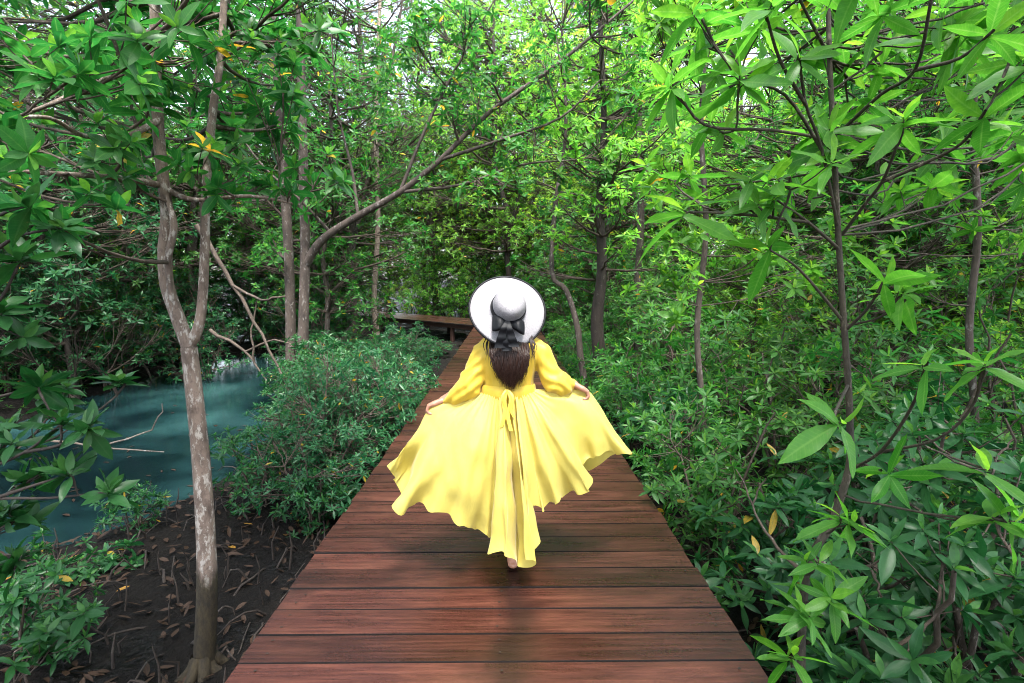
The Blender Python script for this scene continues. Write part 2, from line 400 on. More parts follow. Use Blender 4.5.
hs = N(nt, 'ShaderNodeHueSaturation'); L(math_n(nt, 'ADD', math_n(nt, 'MULTIPLY', sp.outputs[1], .6), .58), hs.inputs['Value']); L(col, hs.inputs['Color'])
p = N(nt, 'ShaderNodeBsdfPrincipled'); p.inputs['Specular IOR Level'].default_value = .36; L(hs.outputs['Color'], p.inputs['Base Color'])
L(ramp(nt, math_n(nt, 'ADD', math_n(nt, 'MULTIPLY', bl.outputs['Fac'], .6), math_n(nt, 'MULTIPLY', gr.outputs['Fac'], .4)), [(.35, (.20, .20, .20)), (.65, (.42, .42, .42))]), p.inputs['Roughness'])
b = N(nt, 'ShaderNodeBump', Strength=.35, Distance=.006); L(math_n(nt, 'ADD', gr.outputs['Fac'], math_n(nt, 'MULTIPLY', fine.outputs['Fac'], .3)), b.inputs['Height'])
L(b.outputs[0], p.inputs['Normal']); L(p.outputs[0], out.inputs[0]); M['deck'] = m

def simple(name, col, rough=.6, metal=0.0):
    m, nt, out = new_mat(name)
    tc = N(nt, 'ShaderNodeTexCoord'); n = N(nt, 'ShaderNodeTexNoise', Scale=18.0, Detail=5.0); nt.links.new(tc.outputs['Object'], n.inputs['Vector'])
    c = ramp(nt, n.outputs['Fac'], [(.3, tuple(v * .75 for v in col)), (.7, tuple(min(1, v * 1.2) for v in col))])
    p = N(nt, 'ShaderNodeBsdfPrincipled', Roughness=rough, Metallic=metal); nt.links.new(c, p.inputs['Base Color'])
    nt.links.new(p.outputs[0], out.inputs[0]); return m
M['edge'] = simple('shaded_plank_edge', (.004, .0022, .002), .95)  # shade of the gaps painted as near-black on the plank sides
M['beam'] = simple('dark_timber', (.045, .020, .014), .7)

TD = Vector((-.72, .694)).normalized(); TN = Vector((TD.y, -TD.x))     # turned stretch: its direction and its right-hand normal
A0 = Vector((WL, 19.1)); A1 = Vector((WR, 20.0)); WT = (A1 - A0).dot(TN)
def clip(poly, o, n):
    out = []
    for a, b in zip(poly, poly[1:] + poly[:1]):
        da, db = (a - o).dot(n), (b - o).dot(n)
        if da <= 0: out.append(a)
        if (da < 0 < db) or (db < 0 < da): out.append(a + (b - a) * (da / (da - db)))
    return out
bm = bmesh.new(); tl = bm.verts.layers.float_color.new('tint')
mn = Vector((-(A1 - A0).y, (A1 - A0).x)).normalized()                   # mitre normal, pointing to the turned stretch
def plank(poly, z0, tilt, c):
    if len(poly) < 3: return
    cen = sum(poly, Vector((0, 0))) / len(poly)
    top = []
    for q in poly: top.append(bm.verts.new((q.x, q.y, z0 + (q.x - cen.x) * tilt)))
    bot = [bm.verts.new((v.co.x, v.co.y, v.co.z - .04)) for v in top]
    f = bm.faces.new(top)
    if f.normal.z < 0: f.normal_flip()
    k = len(top)
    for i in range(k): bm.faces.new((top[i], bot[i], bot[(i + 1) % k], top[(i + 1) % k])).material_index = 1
    bm.faces.new(bot)
    for v in top + bot: v[tl] = (*c, 1)
y = -4.0; idx = 0
while y < 20.2:
    gap = .0150 if idx % 2 else .0075
    j = [rnd.gauss(0, .006) for _ in range(4)]
    poly = [Vector((WL + j[0], y)), Vector((WR + j[1], y)), Vector((WR + j[1], y + PP - gap)), Vector((WL + j[0], y + PP - gap))]
    poly = clip(poly, A0 - mn * .003, mn)
    plank(poly, rnd.gauss(0, .0012), rnd.gauss(0, .0012), (rnd.random(), rnd.random(), 0))
    y += PP; idx += 1
s = -1.6
while s < 22:
    gap = .010
    o = A0 + TD * s
    poly = [o, o + TN * WT, o + TN * WT + TD * (PP - gap), o + TD * (PP - gap)]
    poly = clip(poly, A0 + mn * .003, -mn)
    plank(poly, rnd.gauss(0, .0012), 0, (rnd.random(), rnd.random(), 0))
    s += PP
bmesh.ops.recalc_face_normals(bm, faces=bm.faces)
for q in range(86):                                                      # countersunk screws over the three joists
    for x in (WL + .09, -.04, WR - .09):
        for o in (.045, PP - .055):
            c = Vector((x + rnd.gauss(0, .008), -4.0 + q * PP + o + rnd.gauss(0, .006), .0046)); 
            f = bm.faces.new([bm.verts.new((c.x + .0062 * math.cos(t * .7854), c.y + .0062 * math.sin(t * .7854), c.z)) for t in range(8)]); f.material_index = 2
me = bpy.data.meshes.new('decking'); bm.to_mesh(me); bm.free()
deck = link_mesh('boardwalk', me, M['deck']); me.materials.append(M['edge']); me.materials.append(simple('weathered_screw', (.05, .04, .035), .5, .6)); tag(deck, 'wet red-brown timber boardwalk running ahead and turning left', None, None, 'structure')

def box(bm, c, sx, sy, sz, rot=0):
    mt = Matrix.Translation(c) @ Matrix.Rotation(rot, 4, 'Z') @ Matrix.Diagonal((sx, sy, sz, 1))
    bmesh.ops.create_cube(bm, size=1, matrix=mt)
def bm_obj(name, bm, mat, parent, bevel=0):
    if bevel: bmesh.ops.bevel(bm, geom=bm.edges[:], offset=bevel, segments=1, affect='EDGES')
    me = bpy.data.meshes.new(name); bm.to_mesh(me); bm.free(); return link_mesh(name, me, mat, parent)
for x in (WL + .09, -.04, WR - .09):
    bm = bmesh.new(); box(bm, (x, 7.5, -.125), .07, 23, .15); bm_obj('joist', bm, M['beam'], deck)
a = math.atan2(TD.y, TD.x)
for w in (.10, WT - .10):
    c = A0 + TD * 11 + TN * w; bm = bmesh.new(); box(bm, (c.x, c.y, -.125), 22, .07, .15, a); bm_obj('joist', bm, M['beam'], deck)
for y in [.6 + 2.3 * i for i in range(9)]:
    bm = bmesh.new(); box(bm, ((WL + WR) / 2, y, -.26), 2.1, .09, .11); bm_obj('cross_beam', bm, M['beam'], deck)
    for x in (WL + .16, WR - .16):
        bm = bmesh.new(); box(bm, (x, y, -.75), .13, .13, .86); bm_obj('support_post', bm, M['beam'], deck, .01)
for s in (1.5, 4, 6.5, 9, 11.5):
    for w in (.16, WT - .16):
        c = A0 + TD * s + TN * w; bm = bmesh.new(); box(bm, (c.x, c.y, -.62), .13, .13, .84, a); bm_obj('support_post', bm, M['beam'], deck, .01)

# ------------------------------------------------------------------ person
FOOT = on_z(513, 567, 0.012)
Y0 = FOOT.y
P0 = Vector((FOOT.x, Y0, 0))
PX = Y0 / FPX                                                            # metres that one pixel spans at her distance
def W(px, py, dy=0.0): return at(px, py, Y0 + dy)

person = empty('person', P0, 'woman in a yellow dress and wide white hat walking away, holding out her skirt', 'person')

class Solid:
    """closed pieces collected in one bmesh, then fused into one continuous surface"""
    def __init__(s): s.bm = bmesh.new()
    def loft(s, rings):
        vs = [[s.bm.verts.new(p) for p in r] for r in rings]; k = len(vs[0])
        for a, b in zip(vs[:-1], vs[1:]):
            for i in range(k): s.bm.faces.new((a[i], a[(i + 1) % k], b[(i + 1) % k], b[i]))
        s.bm.faces.new(vs[0][::-1]); s.bm.faces.new(vs[-1])
    def tube(s, pts, rad, sides=14, squash=None):
        """squash: (direction, factor) flattens the section along a direction"""
        pts = [Vector(p) for p in pts]; m = len(pts); rings = []; prev = None
        P = []; r = []
        d0 = (pts[0] - pts[1]).normalized(); d1 = (pts[-1] - pts[-2]).normalized()
        for f, g in ((.98, .18), (.8, .6), (.45, .89)): P.append(pts[0] + d0 * rad[0] * f); r.append(rad[0] * g)
        P += pts; r += list(rad)
        for f, g in ((.45, .89), (.8, .6), (.98, .18)): P.append(pts[-1] + d1 * rad[-1] * f); r.append(rad[-1] * g)
        for i in range(len(P)):
            d = (P[min(i + 1, len(P) - 1)] - P[max(i - 1, 0)]).normalized()
            if prev is None: _, u, v = basis(d); u = Vector(u)
            else: u = (prev - d * prev.dot(d)).normalized()
            v = d.cross(u); prev = u
            ring = []
            for k in range(sides):
                t = 2 * math.pi * k / sides; o = u * math.cos(t) * r[i] + v * math.sin(t) * r[i]
                if squash: o -= squash[0] * o.dot(squash[0]) * (1 - squash[1])
                ring.append(P[i] + o)
            rings.append(ring)
        s.loft(rings)
    def ball(s, c, rx, ry, rz, rot=None):
        mt = Matrix.Translation(c) @ (rot.to_4x4() if rot else Matrix.Identity(4)) @ Matrix.Diagonal((rx, ry, rz, 1))
        bmesh.ops.create_icosphere(s.bm, subdivisions=3, radius=1, matrix=mt)
    def fuse(s, name, voxel, smooth, mat, parent, iters=4):
        bmesh.ops.recalc_face_normals(s.bm, faces=s.bm.faces)
        me = bpy.data.meshes.new(name); s.bm.to_mesh(me); s.bm.free()
        o = bpy.data.objects.new(name, me); C.objects.link(o)
        md = o.modifiers.new('r', 'REMESH'); md.mode = 'VOXEL'; md.voxel_size = voxel; md.use_smooth_shade = True
        if smooth: md = o.modifiers.new('s', 'SMOOTH'); md.factor = smooth; md.iterations = iters
        dg = bpy.context.evaluated_depsgraph_get()
        me2 = bpy.data.meshes.new_from_object(o.evaluated_get(dg)); bpy.data.objects.remove(o); bpy.data.meshes.remove(me)
        me2.name = name
        me2.transform(Matrix.Translation(-P0))
        me2.polygons.foreach_set('use_smooth', np.ones(len(me2.polygons), dtype=bool))
        me2.materials.clear()
        return link_mesh(name, me2, mat, parent)

def pmesh(name, verts, faces, mat, parent, tint=None):
    v = np.asarray(verts, float) - np.array(P0)
    return link_mesh(name, mesh_np(name, v, faces, tint), mat, parent)

# --- materials
def skin_mat():
    m, nt, out = new_mat('skin'); L = nt.links.new
    tc = N(nt, 'ShaderNodeTexCoord'); n = N(nt, 'ShaderNodeTexNoise', Scale=30.0, Detail=5.0); L(tc.outputs['Object'], n.inputs['Vector'])
    c = ramp(nt, n.outputs['Fac'], [(.3, (.28, .13, .085)), (.7, (.38, .19, .125))])
    p = N(nt, 'ShaderNodeBsdfPrincipled', Roughness=.48); L(c, p.inputs['Base Color'])
    p.inputs['Subsurface Weight'].default_value = .12; p.inputs['Subsurface Radius'].default_value = (.008, .003, .002); p.inputs['Subsurface Scale'].default_value = 1
    L(p.outputs[0], out.inputs[0]); return m
def cloth_mat(name, col, trans, scale=240.0, dark=.9):
    m, nt, out = new_mat(name); L = nt.links.new
    tc = N(nt, 'ShaderNodeTexCoord'); n = N(nt, 'ShaderNodeTexNoise', Scale=9.0, Detail=5.0); L(tc.outputs['Object'], n.inputs['Vector'])
    n2 = N(nt, 'ShaderNodeTexNoise', Scale=scale, Detail=2.0); L(tc.outputs['Object'], n2.inputs['Vector'])
    mp = N(nt, 'ShaderNodeMapping'); mp.inputs['Scale'].default_value = (1, 1, .35); L(tc.outputs['Object'], mp.inputs[0])
    n3 = N(nt, 'ShaderNodeTexNoise', Scale=26.0, Detail=4.0, Roughness=.6); L(mp.outputs[0], n3.inputs['Vector'])
    c = ramp(nt, n.outputs['Fac'], [(.3, tuple(v * dark for v in col)), (.7, tuple(min(1, v * 1.06) for v in col))])
    p = N(nt, 'ShaderNodeBsdfPrincipled', Roughness=.55); L(c, p.inputs['Base Color'])
    p.inputs['Sheen Weight'].default_value = .25; p.inputs['Sheen Roughness'].default_value = .4
    b = N(nt, 'ShaderNodeBump', Strength=.30, Distance=.012); L(math_n(nt, 'ADD', math_n(nt, 'MULTIPLY', n2.outputs['Fac'], .08), n3.outputs['Fac']), b.inputs['Height']); L(b.outputs[0], p.inputs['Normal'])
    t = N(nt, 'ShaderNodeBsdfTranslucent'); L(c, t.inputs['Color']); L(b.outputs[0], t.inputs['Normal'])
    mx = N(nt, 'ShaderNodeMixShader'); mx.inputs[0].default_value = trans
    L(p.outputs[0], mx.inputs[1]); L(t.outputs[0], mx.inputs[2]); L(mx.outputs[0], out.inputs[0]); return m
M['skin'] = skin_mat()
M['yellow'] = cloth_mat('yellow_chiffon', (.66, .555, .125), .30)
M['yellow_top'] = cloth_mat('yellow_crepe', (.62, .43, .040), .16)
M['ribbon'] = cloth_mat('black_ribbon', (.0045, .005, .007), .02, 300)
for nd in M['ribbon'].node_tree.nodes:
    if nd.type == 'BSDF_PRINCIPLED': nd.inputs['Sheen Weight'].default_value = 0; nd.inputs['Specular IOR Level'].default_value = .2
m, nt, out = new_mat('woven_straw'); L = nt.links.new
tc = N(nt, 'ShaderNodeTexCoord'); wv_ = N(nt, 'ShaderNodeTexWave', Scale=70.0, Distortion=1.0, wave_type='RINGS', rings_direction='Z'); L(tc.outputs['Object'], wv_.inputs['Vector'])
n = N(nt, 'ShaderNodeTexNoise', Scale=150.0, Detail=3.0); L(tc.outputs['Object'], n.inputs['Vector'])
c = ramp(nt, n.outputs['Fac'], [(.3, (.175, .167, .182)), (.7, (.265, .254, .270))])
p = N(nt, 'ShaderNodeBsdfPrincipled', Roughness=.65); L(c, p.inputs['Base Color'])
b = N(nt, 'ShaderNodeBump', Strength=.25, Distance=.002); L(math_n(nt, 'ADD', wv_.outputs['Fac'], n.outputs['Fac']), b.inputs['Height']); L(b.outputs[0], p.inputs['Normal']); L(p.outputs[0], out.inputs[0])
M['straw'] = m
m, nt, out = new_mat('dark_brown_hair'); L = nt.links.new
a_ = N(nt, 'ShaderNodeAttribute', attribute_name='tint'); s_ = N(nt, 'ShaderNodeSeparateColor'); L(a_.outputs['Color'], s_.inputs[0])
c = ramp(nt, s_.outputs[0], [(0, (.006, .0028, .0022)), (1, (.030, .012, .0075))])
p = N(nt, 'ShaderNodeBsdfPrincipled', Roughness=.42); p.inputs['Specular IOR Level'].default_value = .25; L(c, p.inputs['Base Color']); L(p.outputs[0], out.inputs[0]); M['hair'] = m

# --- body (one continuous surface)
HEAD = W(508.5, 309)
SL_, SR_ = W(488, 346), W(534, 346)
EL_, ER_ = W(472, 386, -.03), W(552, 383, -.03)
WRL, WRR = W(442.5, 400.5, -.02), W(574.5, 384.5, -.02)
HL, HR = W(430.5, 405, -.02), W(587.5, 390.5, -.02)
b = Solid()
b.ball(HEAD + Vector((0, .005, .012)), .076, .094, .100)
b.ball(HEAD + Vector((0, .045, -.045)), .058, .056, .068)               # jaw and lower face
b.ball(HEAD + Vector((0, .085, -.098)), .022, .018, .016)               # chin
b.tube([HEAD + Vector((0, .094, .012)), HEAD + Vector((0, .110, -.022))], [.009, .014], 10)   # nose
b.tube([HEAD + Vector((-.02, .098, -.066)), HEAD + Vector((.02, .098, -.066))], [.007, .007], 8)   # mouth
for sx in (-1, 1):
    b.ball(HEAD + Vector((sx * .076, -.005, -.02)), .010, .020, .032)   # ear
    b.ball(HEAD + Vector((sx * .032, .083, .022)), .022, .012, .007)    # brow
b.tube([HEAD + Vector((0, -.01, -.05)), W(510, 333), W(510.5, 341)], [.052, .050, .058])
b.tube([SL_, W(511, 342), SR_], [.045, .060, .045])
b.ball(W(511, 357), .135, .095, .16); b.ball(W(509.5, 380), .118, .085, .13); b.ball(W(509, 412), .150, .108, .16)
for s, e, w in ((SL_, EL_, WRL), (SR_, ER_, WRR)):
    b.tube([s, (s + e) / 2, e], [.044, .040, .033]); b.tube([e, e.lerp(w, .35), w], [.034, .034, .023])
def leg(hip, knee, ank, toe):
    b.tube([hip, hip.lerp(knee, .5), knee], [.082, .070, .052]); b.tube([knee, knee.lerp(ank, .3), ank.lerp(knee, .2), ank], [.050, .053, .036, .032])
    heel = Vector((ank.x, ank.y - .030, ank.z - .058)); f = (toe - heel)
    b.tube([heel, heel + f * .4 + Vector((0, 0, .012)), heel + f * .8 + Vector((0, 0, .002))], [.030, .034, .034], 12, (Vector((0, 0, 1)), .72))
    b.tube([ank, heel + Vector((0, .015, .02))], [.031, .030])
    b.tube([ank + Vector((0, .02, -.01)), heel + f * .55 + Vector((0, 0, .016))], [.028, .022])
    side = f.cross(Vector((0, 0, 1))).normalized()
    for i, q in enumerate((-.026, -.012, .001, .013, .024)):
        c0 = heel + f * .82 + side * q * -1; c1 = c0 + f * (.21 - .022 * abs(i - 1)); c1.z = c0.z - .004
        b.tube([c0, c1], [.011, .0095 if i else .012], 8)
ankR = Vector((P0.x, Y0 + .03, .088)); leg(W(503, 420), W(507, 478, .06), ankR, Vector((P0.x - .012, Y0 + .215, .022)))
ankL = Vector((P0.x + .07, Y0 + .50, .095)); leg(W(518, 420), Vector((P0.x + .065, Y0 + .26, .50)), ankL, Vector((P0.x + .085, Y0 + .69, .03)))

def hand(w, knuck, palm, side):
    """wrist, middle knuckle, direction the palm faces, unit direction from little finger to index"""
    d = (knuck - w).normalized(); ln = .078
    palm = (palm - d * palm.dot(d)).normalized(); lat = d.cross(palm) * side
    for q in (-.029, -.010, .010, .029):
        b.tube([w + d * .004 + lat * q * .55, w + d * .045 + lat * q * .9, w + d * (ln - abs(q) * .15) + lat * q], [.016, .0165, .0125], 10)
    lens = {-.029: .72, -.010: .95, .010: 1.03, .029: .95}
    for q, s in lens.items():
        p = w + d * (ln - abs(q) * .15) + lat * q; ang = 0; pts = [p]
        for bone, bend in ((.040, R(52 + q * 200)), (.026, R(62)), (.020, R(38))):
            ang += bend; dd = d * math.cos(ang) + palm * math.sin(ang); p = p + dd * bone * s; pts.append(p)
        b.tube(pts, [.0112, .0100, .0090, .0074], 10)
    t0 = w + d * .022 + lat * .022 + palm * .006
    t1 = t0 + (d * .55 + lat * .75 + palm * .35).normalized() * .036
    t2 = t1 + (d * .75 + lat * .05 + palm * .75).normalized() * .030
    t3 = t2 + (d * .55 - lat * .35 + palm * .75).normalized() * .022
    b.tube([t0, t1, t2, t3], [.0160, .0125, .0105, .0085], 10)
hand(WRL, HL, Vector((.1, -.15, -1)), -1)
hand(WRR, HR + Vector((0, 0, -.008)), Vector((-.1, -.15, -1)), 1)
body = b.fuse('body', .0042, .5, M['skin'], person, 2)
for sx in (-1, 1):
    e = Solid(); e.ball(HEAD + Vector((sx * .032, .087, .004)), .011, .009, .009); e.fuse('eye', .003, 0, simple('eye_white', (.75, .72, .70), .2), body)

# --- dress: bodice and sleeves
d_ = Solid()
rings = []
for py, cx, rx, ry in ((400, 508, 25, .105), (393, 508, 26, .106), (387, 508, 25.5, .103), (378, 508.5, 26, .105), (366, 509, 28, .115), (354, 510, 29.5, .120), (346, 511, 30, .112), (340, 511, 27, .096), (335, 511.5, 19, .078), (331, 511.5, 12, .062)):
    c = W(cx, py); rings.append([c + Vector((math.cos(t) * rx * PX, math.sin(t) * ry, 0)) for t in np.linspace(0, 2 * math.pi, 40, endpoint=False)])
d_.loft(rings)
d_.tube([W(491, 345), W(482, 352, -.01), W(477.5, 366, -.02), W(472, 379, -.03), W(469, 386, -.035), W(461, 393, -.03), W(453, 397, -.025), W(446.5, 400, -.02)], [.052, .058, .058, .064, .069, .060, .050, .031], 20)
d_.tube([W(531, 345), W(540, 351, -.01), W(546, 364, -.02), W(551, 377, -.03), W(555, 382, -.035), W(562, 384.5, -.03), W(567, 385.5, -.025), W(571, 385, -.02)], [.052, .058, .058, .063, .070, .066, .056, .031], 20)
dress = d_.fuse('dress', .006, .6, M['yellow_top'], person, 5)
me = dress.data; nv = len(me.vertices)
co = np.empty(nv * 3, np.float32); me.vertices.foreach_get('co', co); co = co.reshape(-1, 3)
no = np.empty(nv * 3, np.float32); me.vertices.foreach_get('normal', no); no = no.reshape(-1, 3)
for i in range(nv):
    x, y, z = co[i]
    arm = min(1, max(0, (abs(x - .0) - .14) / .05))
    q = noise.noise(Vector((x * 16, y * 16, z * 9))) * .5 + noise.noise(Vector((x * 34, y * 30, z * 16 + 5))) * .3
    gather = math.sin(math.atan2(y, x) * 22 + 2 * noise.noise(Vector((x * 9, y * 9, 0)))) * max(0, 1 - abs(z - 1.06) / .10) * (1 - arm)
    w2 = math.sin((x * .8 * (1 if x > 0 else -1) + z * 1.1) * 95 + 5 * noise.noise(Vector((x * 8, y * 8, z * 8)))) * arm
    co[i] += no[i] * (.011 * q + .003 * gather + .0042 * w2)
me.vertices.foreach_set('co', co.ravel()); me.update()

# --- skirt: a closed sheet around the waist, pulled out by the two hands
def line(top, hem, mids=None, dh=0.0, d0=0.0, bulge=0.0):
    """five control points from waist to hem; mids overrides the way (px, py, dy)"""
    out = []
    for k in range(6):
        t = k / 5
        x = top[0] + (hem[0] - top[0]) * t; y = top[1] + (hem[1] - top[1]) * t
        dy = d0 + (dh - d0) * t - bulge * math.sin(math.pi * t)
        out.append([x, y, dy])
    if mids: out[1:5] = [list(q) for q in mids]
    return [np.array(W(*q)) for q in out]
wr = .108
cols = [
    line((482, 390), (390, 471), [(458, 399.5, -.03), (432, 407, -.02), (416, 430, -.05), (402, 452, -.10)], -.08, -.01),
    line((484, 390), (402, 483), [(461, 405, -.06), (438, 418, -.07), (425, 440, -.09), (413, 462, -.02)], .02, -.03),
    line((486, 390), (397, 510), [(465, 412, -.09), (444, 436, -.13), (427, 462, -.15), (411, 487, -.17)], -.18, -.05),
    line((489, 390), (424, 506), None, -.13, -.07, .06),
    line((492, 390), (450, 519), None, -.20, -.08, .06),
    line((495, 390), (473, 530), None, -.15, -.09, .06),
    line((498.5, 390), (492, 537), None, -.13, -.10, .03),
    line((501, 390), (494, 552), None, -.25, -.105, .03),
    line((504, 390), (509, 559), None, -.30, -.108, .05),
    line((507, 390), (521, 563), None, -.16, -.108, -.02),
    line((510, 390), (531, 565), None, -.30, -.108, .05),
    line((512.5, 390), (535, 534), None, -.17, -.106, -.01),
    line((515, 390), (527, 510), None, -.25, -.10, .05),
    line((518, 390), (541, 507), None, -.15, -.10, .02),
    line((521, 390), (556, 503), None, -.20, -.09, .05),
    line((524, 390), (570, 494), None, -.14, -.08, .05),
    line((527, 389.5), (592, 492), None, -.18, -.07, .06),
    line((529, 389.5), (585, 472), [(543, 404, -.08), (559, 420, -.10), (571, 438, -.11), (580, 456, -.08)], -.04, -.06),
    line((531, 389), (603, 453), [(548, 397, -.07), (568, 402, -.08), (583, 414, -.09), (594, 433, -.10)], -.10, -.04),
    line((533, 389), (629, 459), [(553, 392.5, -.04), (578, 394, -.03), (592, 402, -.05), (610, 430, -.08)], -.12, -.02),
    line((534.5, 389), (627, 452), [(555, 391.5, -.01), (582, 391.5, -.01), (593, 400, .02), (609, 425, .04)], .04, 0),
    # the front of the skirt, on her far side
    line((534, 390), (590, 468), None, .16, .03, -.05),
    line((527, 390), (556, 488), None, .26, .085, -.08),
    line((517, 390), (530, 508), None, .36, .105, -.10),
    line((508, 390), (508, 520), None, .38, .108, -.08),
    line((498, 390), (482, 515), None, .34, .10, -.08),
    line((489, 390), (452, 500), None, .26, .08, -.06),
    line((483, 390), (418, 482), None, .14, .03, -.04),
]
K = np.array(cols)                                                       # (columns, 6, 3)
def cr(P, t):
    a, b_, c, d = P
    return .5 * (2 * b_ + (c - a) * t + (2 * a - 5 * b_ + 4 * c - d) * t * t + (3 * b_ - a - 3 * c + d) * t ** 3)
NU, NV = 14, 12
nc = len(K)
U = []
for i in range(nc):
    for q in range(NU): U.append(cr([K[(i - 1) % nc], K[i], K[(i + 1) % nc], K[(i + 2) % nc]], q / NU))
U = np.array(U)
E = np.concatenate([2 * U[:, :1] - U[:, 1:2], U, 2 * U[:, -1:] - U[:, -2:-1]], 1)
rows = []
for j in range(5):
    for q in range(NV): rows.append(cr([E[:, j], E[:, j + 1], E[:, j + 2], E[:, j + 3]], q / NV))
rows.append(U[:, -1]); G = np.stack(rows, 1)                              # (nu, nv, 3)
nu, nv_ = G.shape[:2]
du = np.roll(G, -1, 0) - np.roll(G, 1, 0); dv = np.gradient(G, axis=1)
nrm = np.cross(du, dv); nrm /= (np.linalg.norm(nrm, axis=2, keepdims=True) + 1e-9)
for i in range(nu):
    u = i / NU
    for j in range(nv_):
        v = j / (nv_ - 1); x, y, z = G[i, j]
        cen = math.exp(-((u - 9.5) / 3.6) ** 2)
        gather = math.sin(u * 9.4 + 1.5 * noise.noise(Vector((u, v * 2, 0)))) * math.exp(-v * 5.5) * .0055 * min(1, v * 14)
        ray = math.sin(u * 3.3 + .9 * noise.noise(Vector((u * .7, v * 1.5, 4)))) * v * (.003 + .015 * cen)
        frill = math.sin(u * 5.2 + 2.2 * noise.noise(Vector((u * 1.3, 0, 8)))) * max(0, v - .70) ** 1.3 * .13
        fold2 = math.sin(u * 8.6 + 1.8 * noise.noise(Vector((u * .9, v * 1.2, 11)))) * min(1, v * 6) * (.0035 + .004 * v) * (.25 + .75 * cen)
        soft = fold2 + noise.noise(Vector((x * 7, y * 7, z * 5))) * .016 * min(1, v * 3) + noise.noise(Vector((x * 17, y * 17, z * 9))) * .005 * min(1, v * 3)
        G[i, j] += nrm[i, j] * (gather + ray + frill + soft)
        s_ = max(0, v - .80) / .20
        curl = (math.exp(-((u - 17.15) / .42) ** 2) + math.exp(-((u - 19.1) / .45) ** 2) + .8 * math.exp(-((u - .9) / .40) ** 2) + .5 * math.exp(-((u - 7.6) / .4) ** 2)) * s_ * s_
        G[i, j] += np.array([-.02, -.060, .046]) * curl
        G[i, j, 2] += max(0, v - .9) * .10 * math.sin(u * 7.1 + 3 * noise.noise(Vector((u * 2.1, 3, 0))))
ii = (np.arange(nu)[:, None] * nv_); jj = np.arange(nv_ - 1)[None]; i2 = (((np.arange(nu) + 1) % nu)[:, None] * nv_)
sf = np.stack([ii + jj, i2 + jj, i2 + jj + 1, ii + jj + 1], -1).reshape(-1, 4)
skirt = pmesh('skirt', G.reshape(-1, 3), [sf], M['yellow'], dress)
# waist sash and the tie hanging from it
th = np.linspace(0, 2 * math.pi, 72, endpoint=False)
rg_ = [(397, .004), (394, .012), (391, .014), (388, .013), (385, .010), (383, .002)]
sv = [[np.array(W(508, py)) + np.array([math.cos(t) * (26 * PX + e + .0015 * math.sin(9 * t)), math.sin(t) * (.106 + e), .002 * math.sin(5 * t + py)]) for t in th] for py, e in rg_]
sv = np.array(sv).reshape(-1, 3); k = len(th)
i = np.arange(len(rg_) - 1)[:, None] * k; j = np.arange(k)[None]
sash = pmesh('sash', sv, [np.stack([i + j, i + (j + 1) % k, i + k + (j + 1) % k, i + k + j], -1).reshape(-1, 4)], M['yellow_top'], dress)
def strip(pts, widths, wdir, thick=.0):
    """ribbon following pts, returns verts, faces"""
    V = []
    for p, w in zip(pts, widths): V += [np.asarray(p) - wdir * w / 2, np.asarray(p) + np.array([0, -abs(w) * .12, 0]), np.asarray(p) + wdir * w / 2]
    F = []
    for i in range(len(pts) - 1):
        a = 3 * i; F += [(a, a + 1, a + 4, a + 3), (a + 1, a + 2, a + 5, a + 4)]
    return V, F
def strips(name, items, mat, parent):
    V = []; F = []
    for pts, w, wd in items:
        v, f = strip(pts, w, np.asarray(wd, float)); F += [tuple(q + len(V) for q in g) for g in f]; V += v
    return pmesh(name, V, [np.array(F)], mat, parent)
def pth(l, n=6): return spline([W(*q) for q in l], n)
items = []
for l, w in (([(507, 389, -.125), (504, 402, -.15), (505, 414, -.165), (501, 427, -.18)], .020), ([(508, 389, -.125), (511, 400, -.15), (508, 415, -.165), (511, 431, -.185)], .020),
             ([(507, 389, -.128), (503, 396, -.155), (506, 408, -.16), (508.5, 413, -.158)], .014), ([(508, 389, -.128), (513, 398, -.155), (511, 410, -.165), (514, 417, -.17)], .015)):
    p_ = pth(l); items.append((p_, [w] * len(p_), (1, .15, 0)))
strips('sash_tie', items, M['yellow_top'], sash)

# --- hair
rg = random.Random(5)
hv = []; hf = []; ht = []; hn = 0
def lock(pts, r, tint):
    global hn
    t = Tubes(); n = len(pts)
    t.add(pts, [r * (.55 + .6 * math.sin(math.pi * min(1, (q / (n - 1)) * .8 + .15))) * (1 - (q / (n - 1)) ** 4 * .9) for q in range(n)], 5)
    hv.append(t.v[0]); hf.append(t.f[0] + hn); hn += len(t.v[0])
    ht.append(np.stack([np.clip(tint + .35 * np.repeat(np.linspace(-.5, 1, n), 5), 0, 1)] * 3, 1))
for q in range(720):
    u = rg.uniform(-1, 1); dep = rg.uniform(0, 1)
    endy = 393 - 12 * abs(u) ** 1.5 - rg.uniform(0, 12); ph = rg.uniform(0, 6.28); wv2 = rg.uniform(.6, 1.6)
    ctrl = [(508.5 + u * 12, 308 - 4 * (1 - u * u), -.01 - .03 * (1 - u * u)), (508.5 + u * 16, 320, -.005 - .03 * (1 - .6 * u * u) + .02 * max(0, u)), (509 + u * 18.5, 338, -.062 - .025 * (1 - u * u) - .008 * dep + .022 * max(0, u)), (509.5 + u * 18.5 + rg.gauss(0, .8), 352, -.122 - .012 * dep - .008 * (1 - u * u)),
            (510 + u * 17 + rg.gauss(0, 1.0), 352 + (endy - 352) * .5, -.135 - .018 * dep), (511 + u * 11.5 + rg.gauss(0, 2), endy, -.128 - .014 * dep)]
    pts = spline([W(*c) for c in ctrl], 5)
    pts = [p + np.array([math.sin(i * .62 * wv2 + ph) * .0062, math.cos(i * .55 * wv2 + ph) * .004, 0]) * min(1, i / 8) for i, p in enumerate(pts)]
    lock(pts, rg.uniform(.0022, .0042), rg.uniform(0, .5))
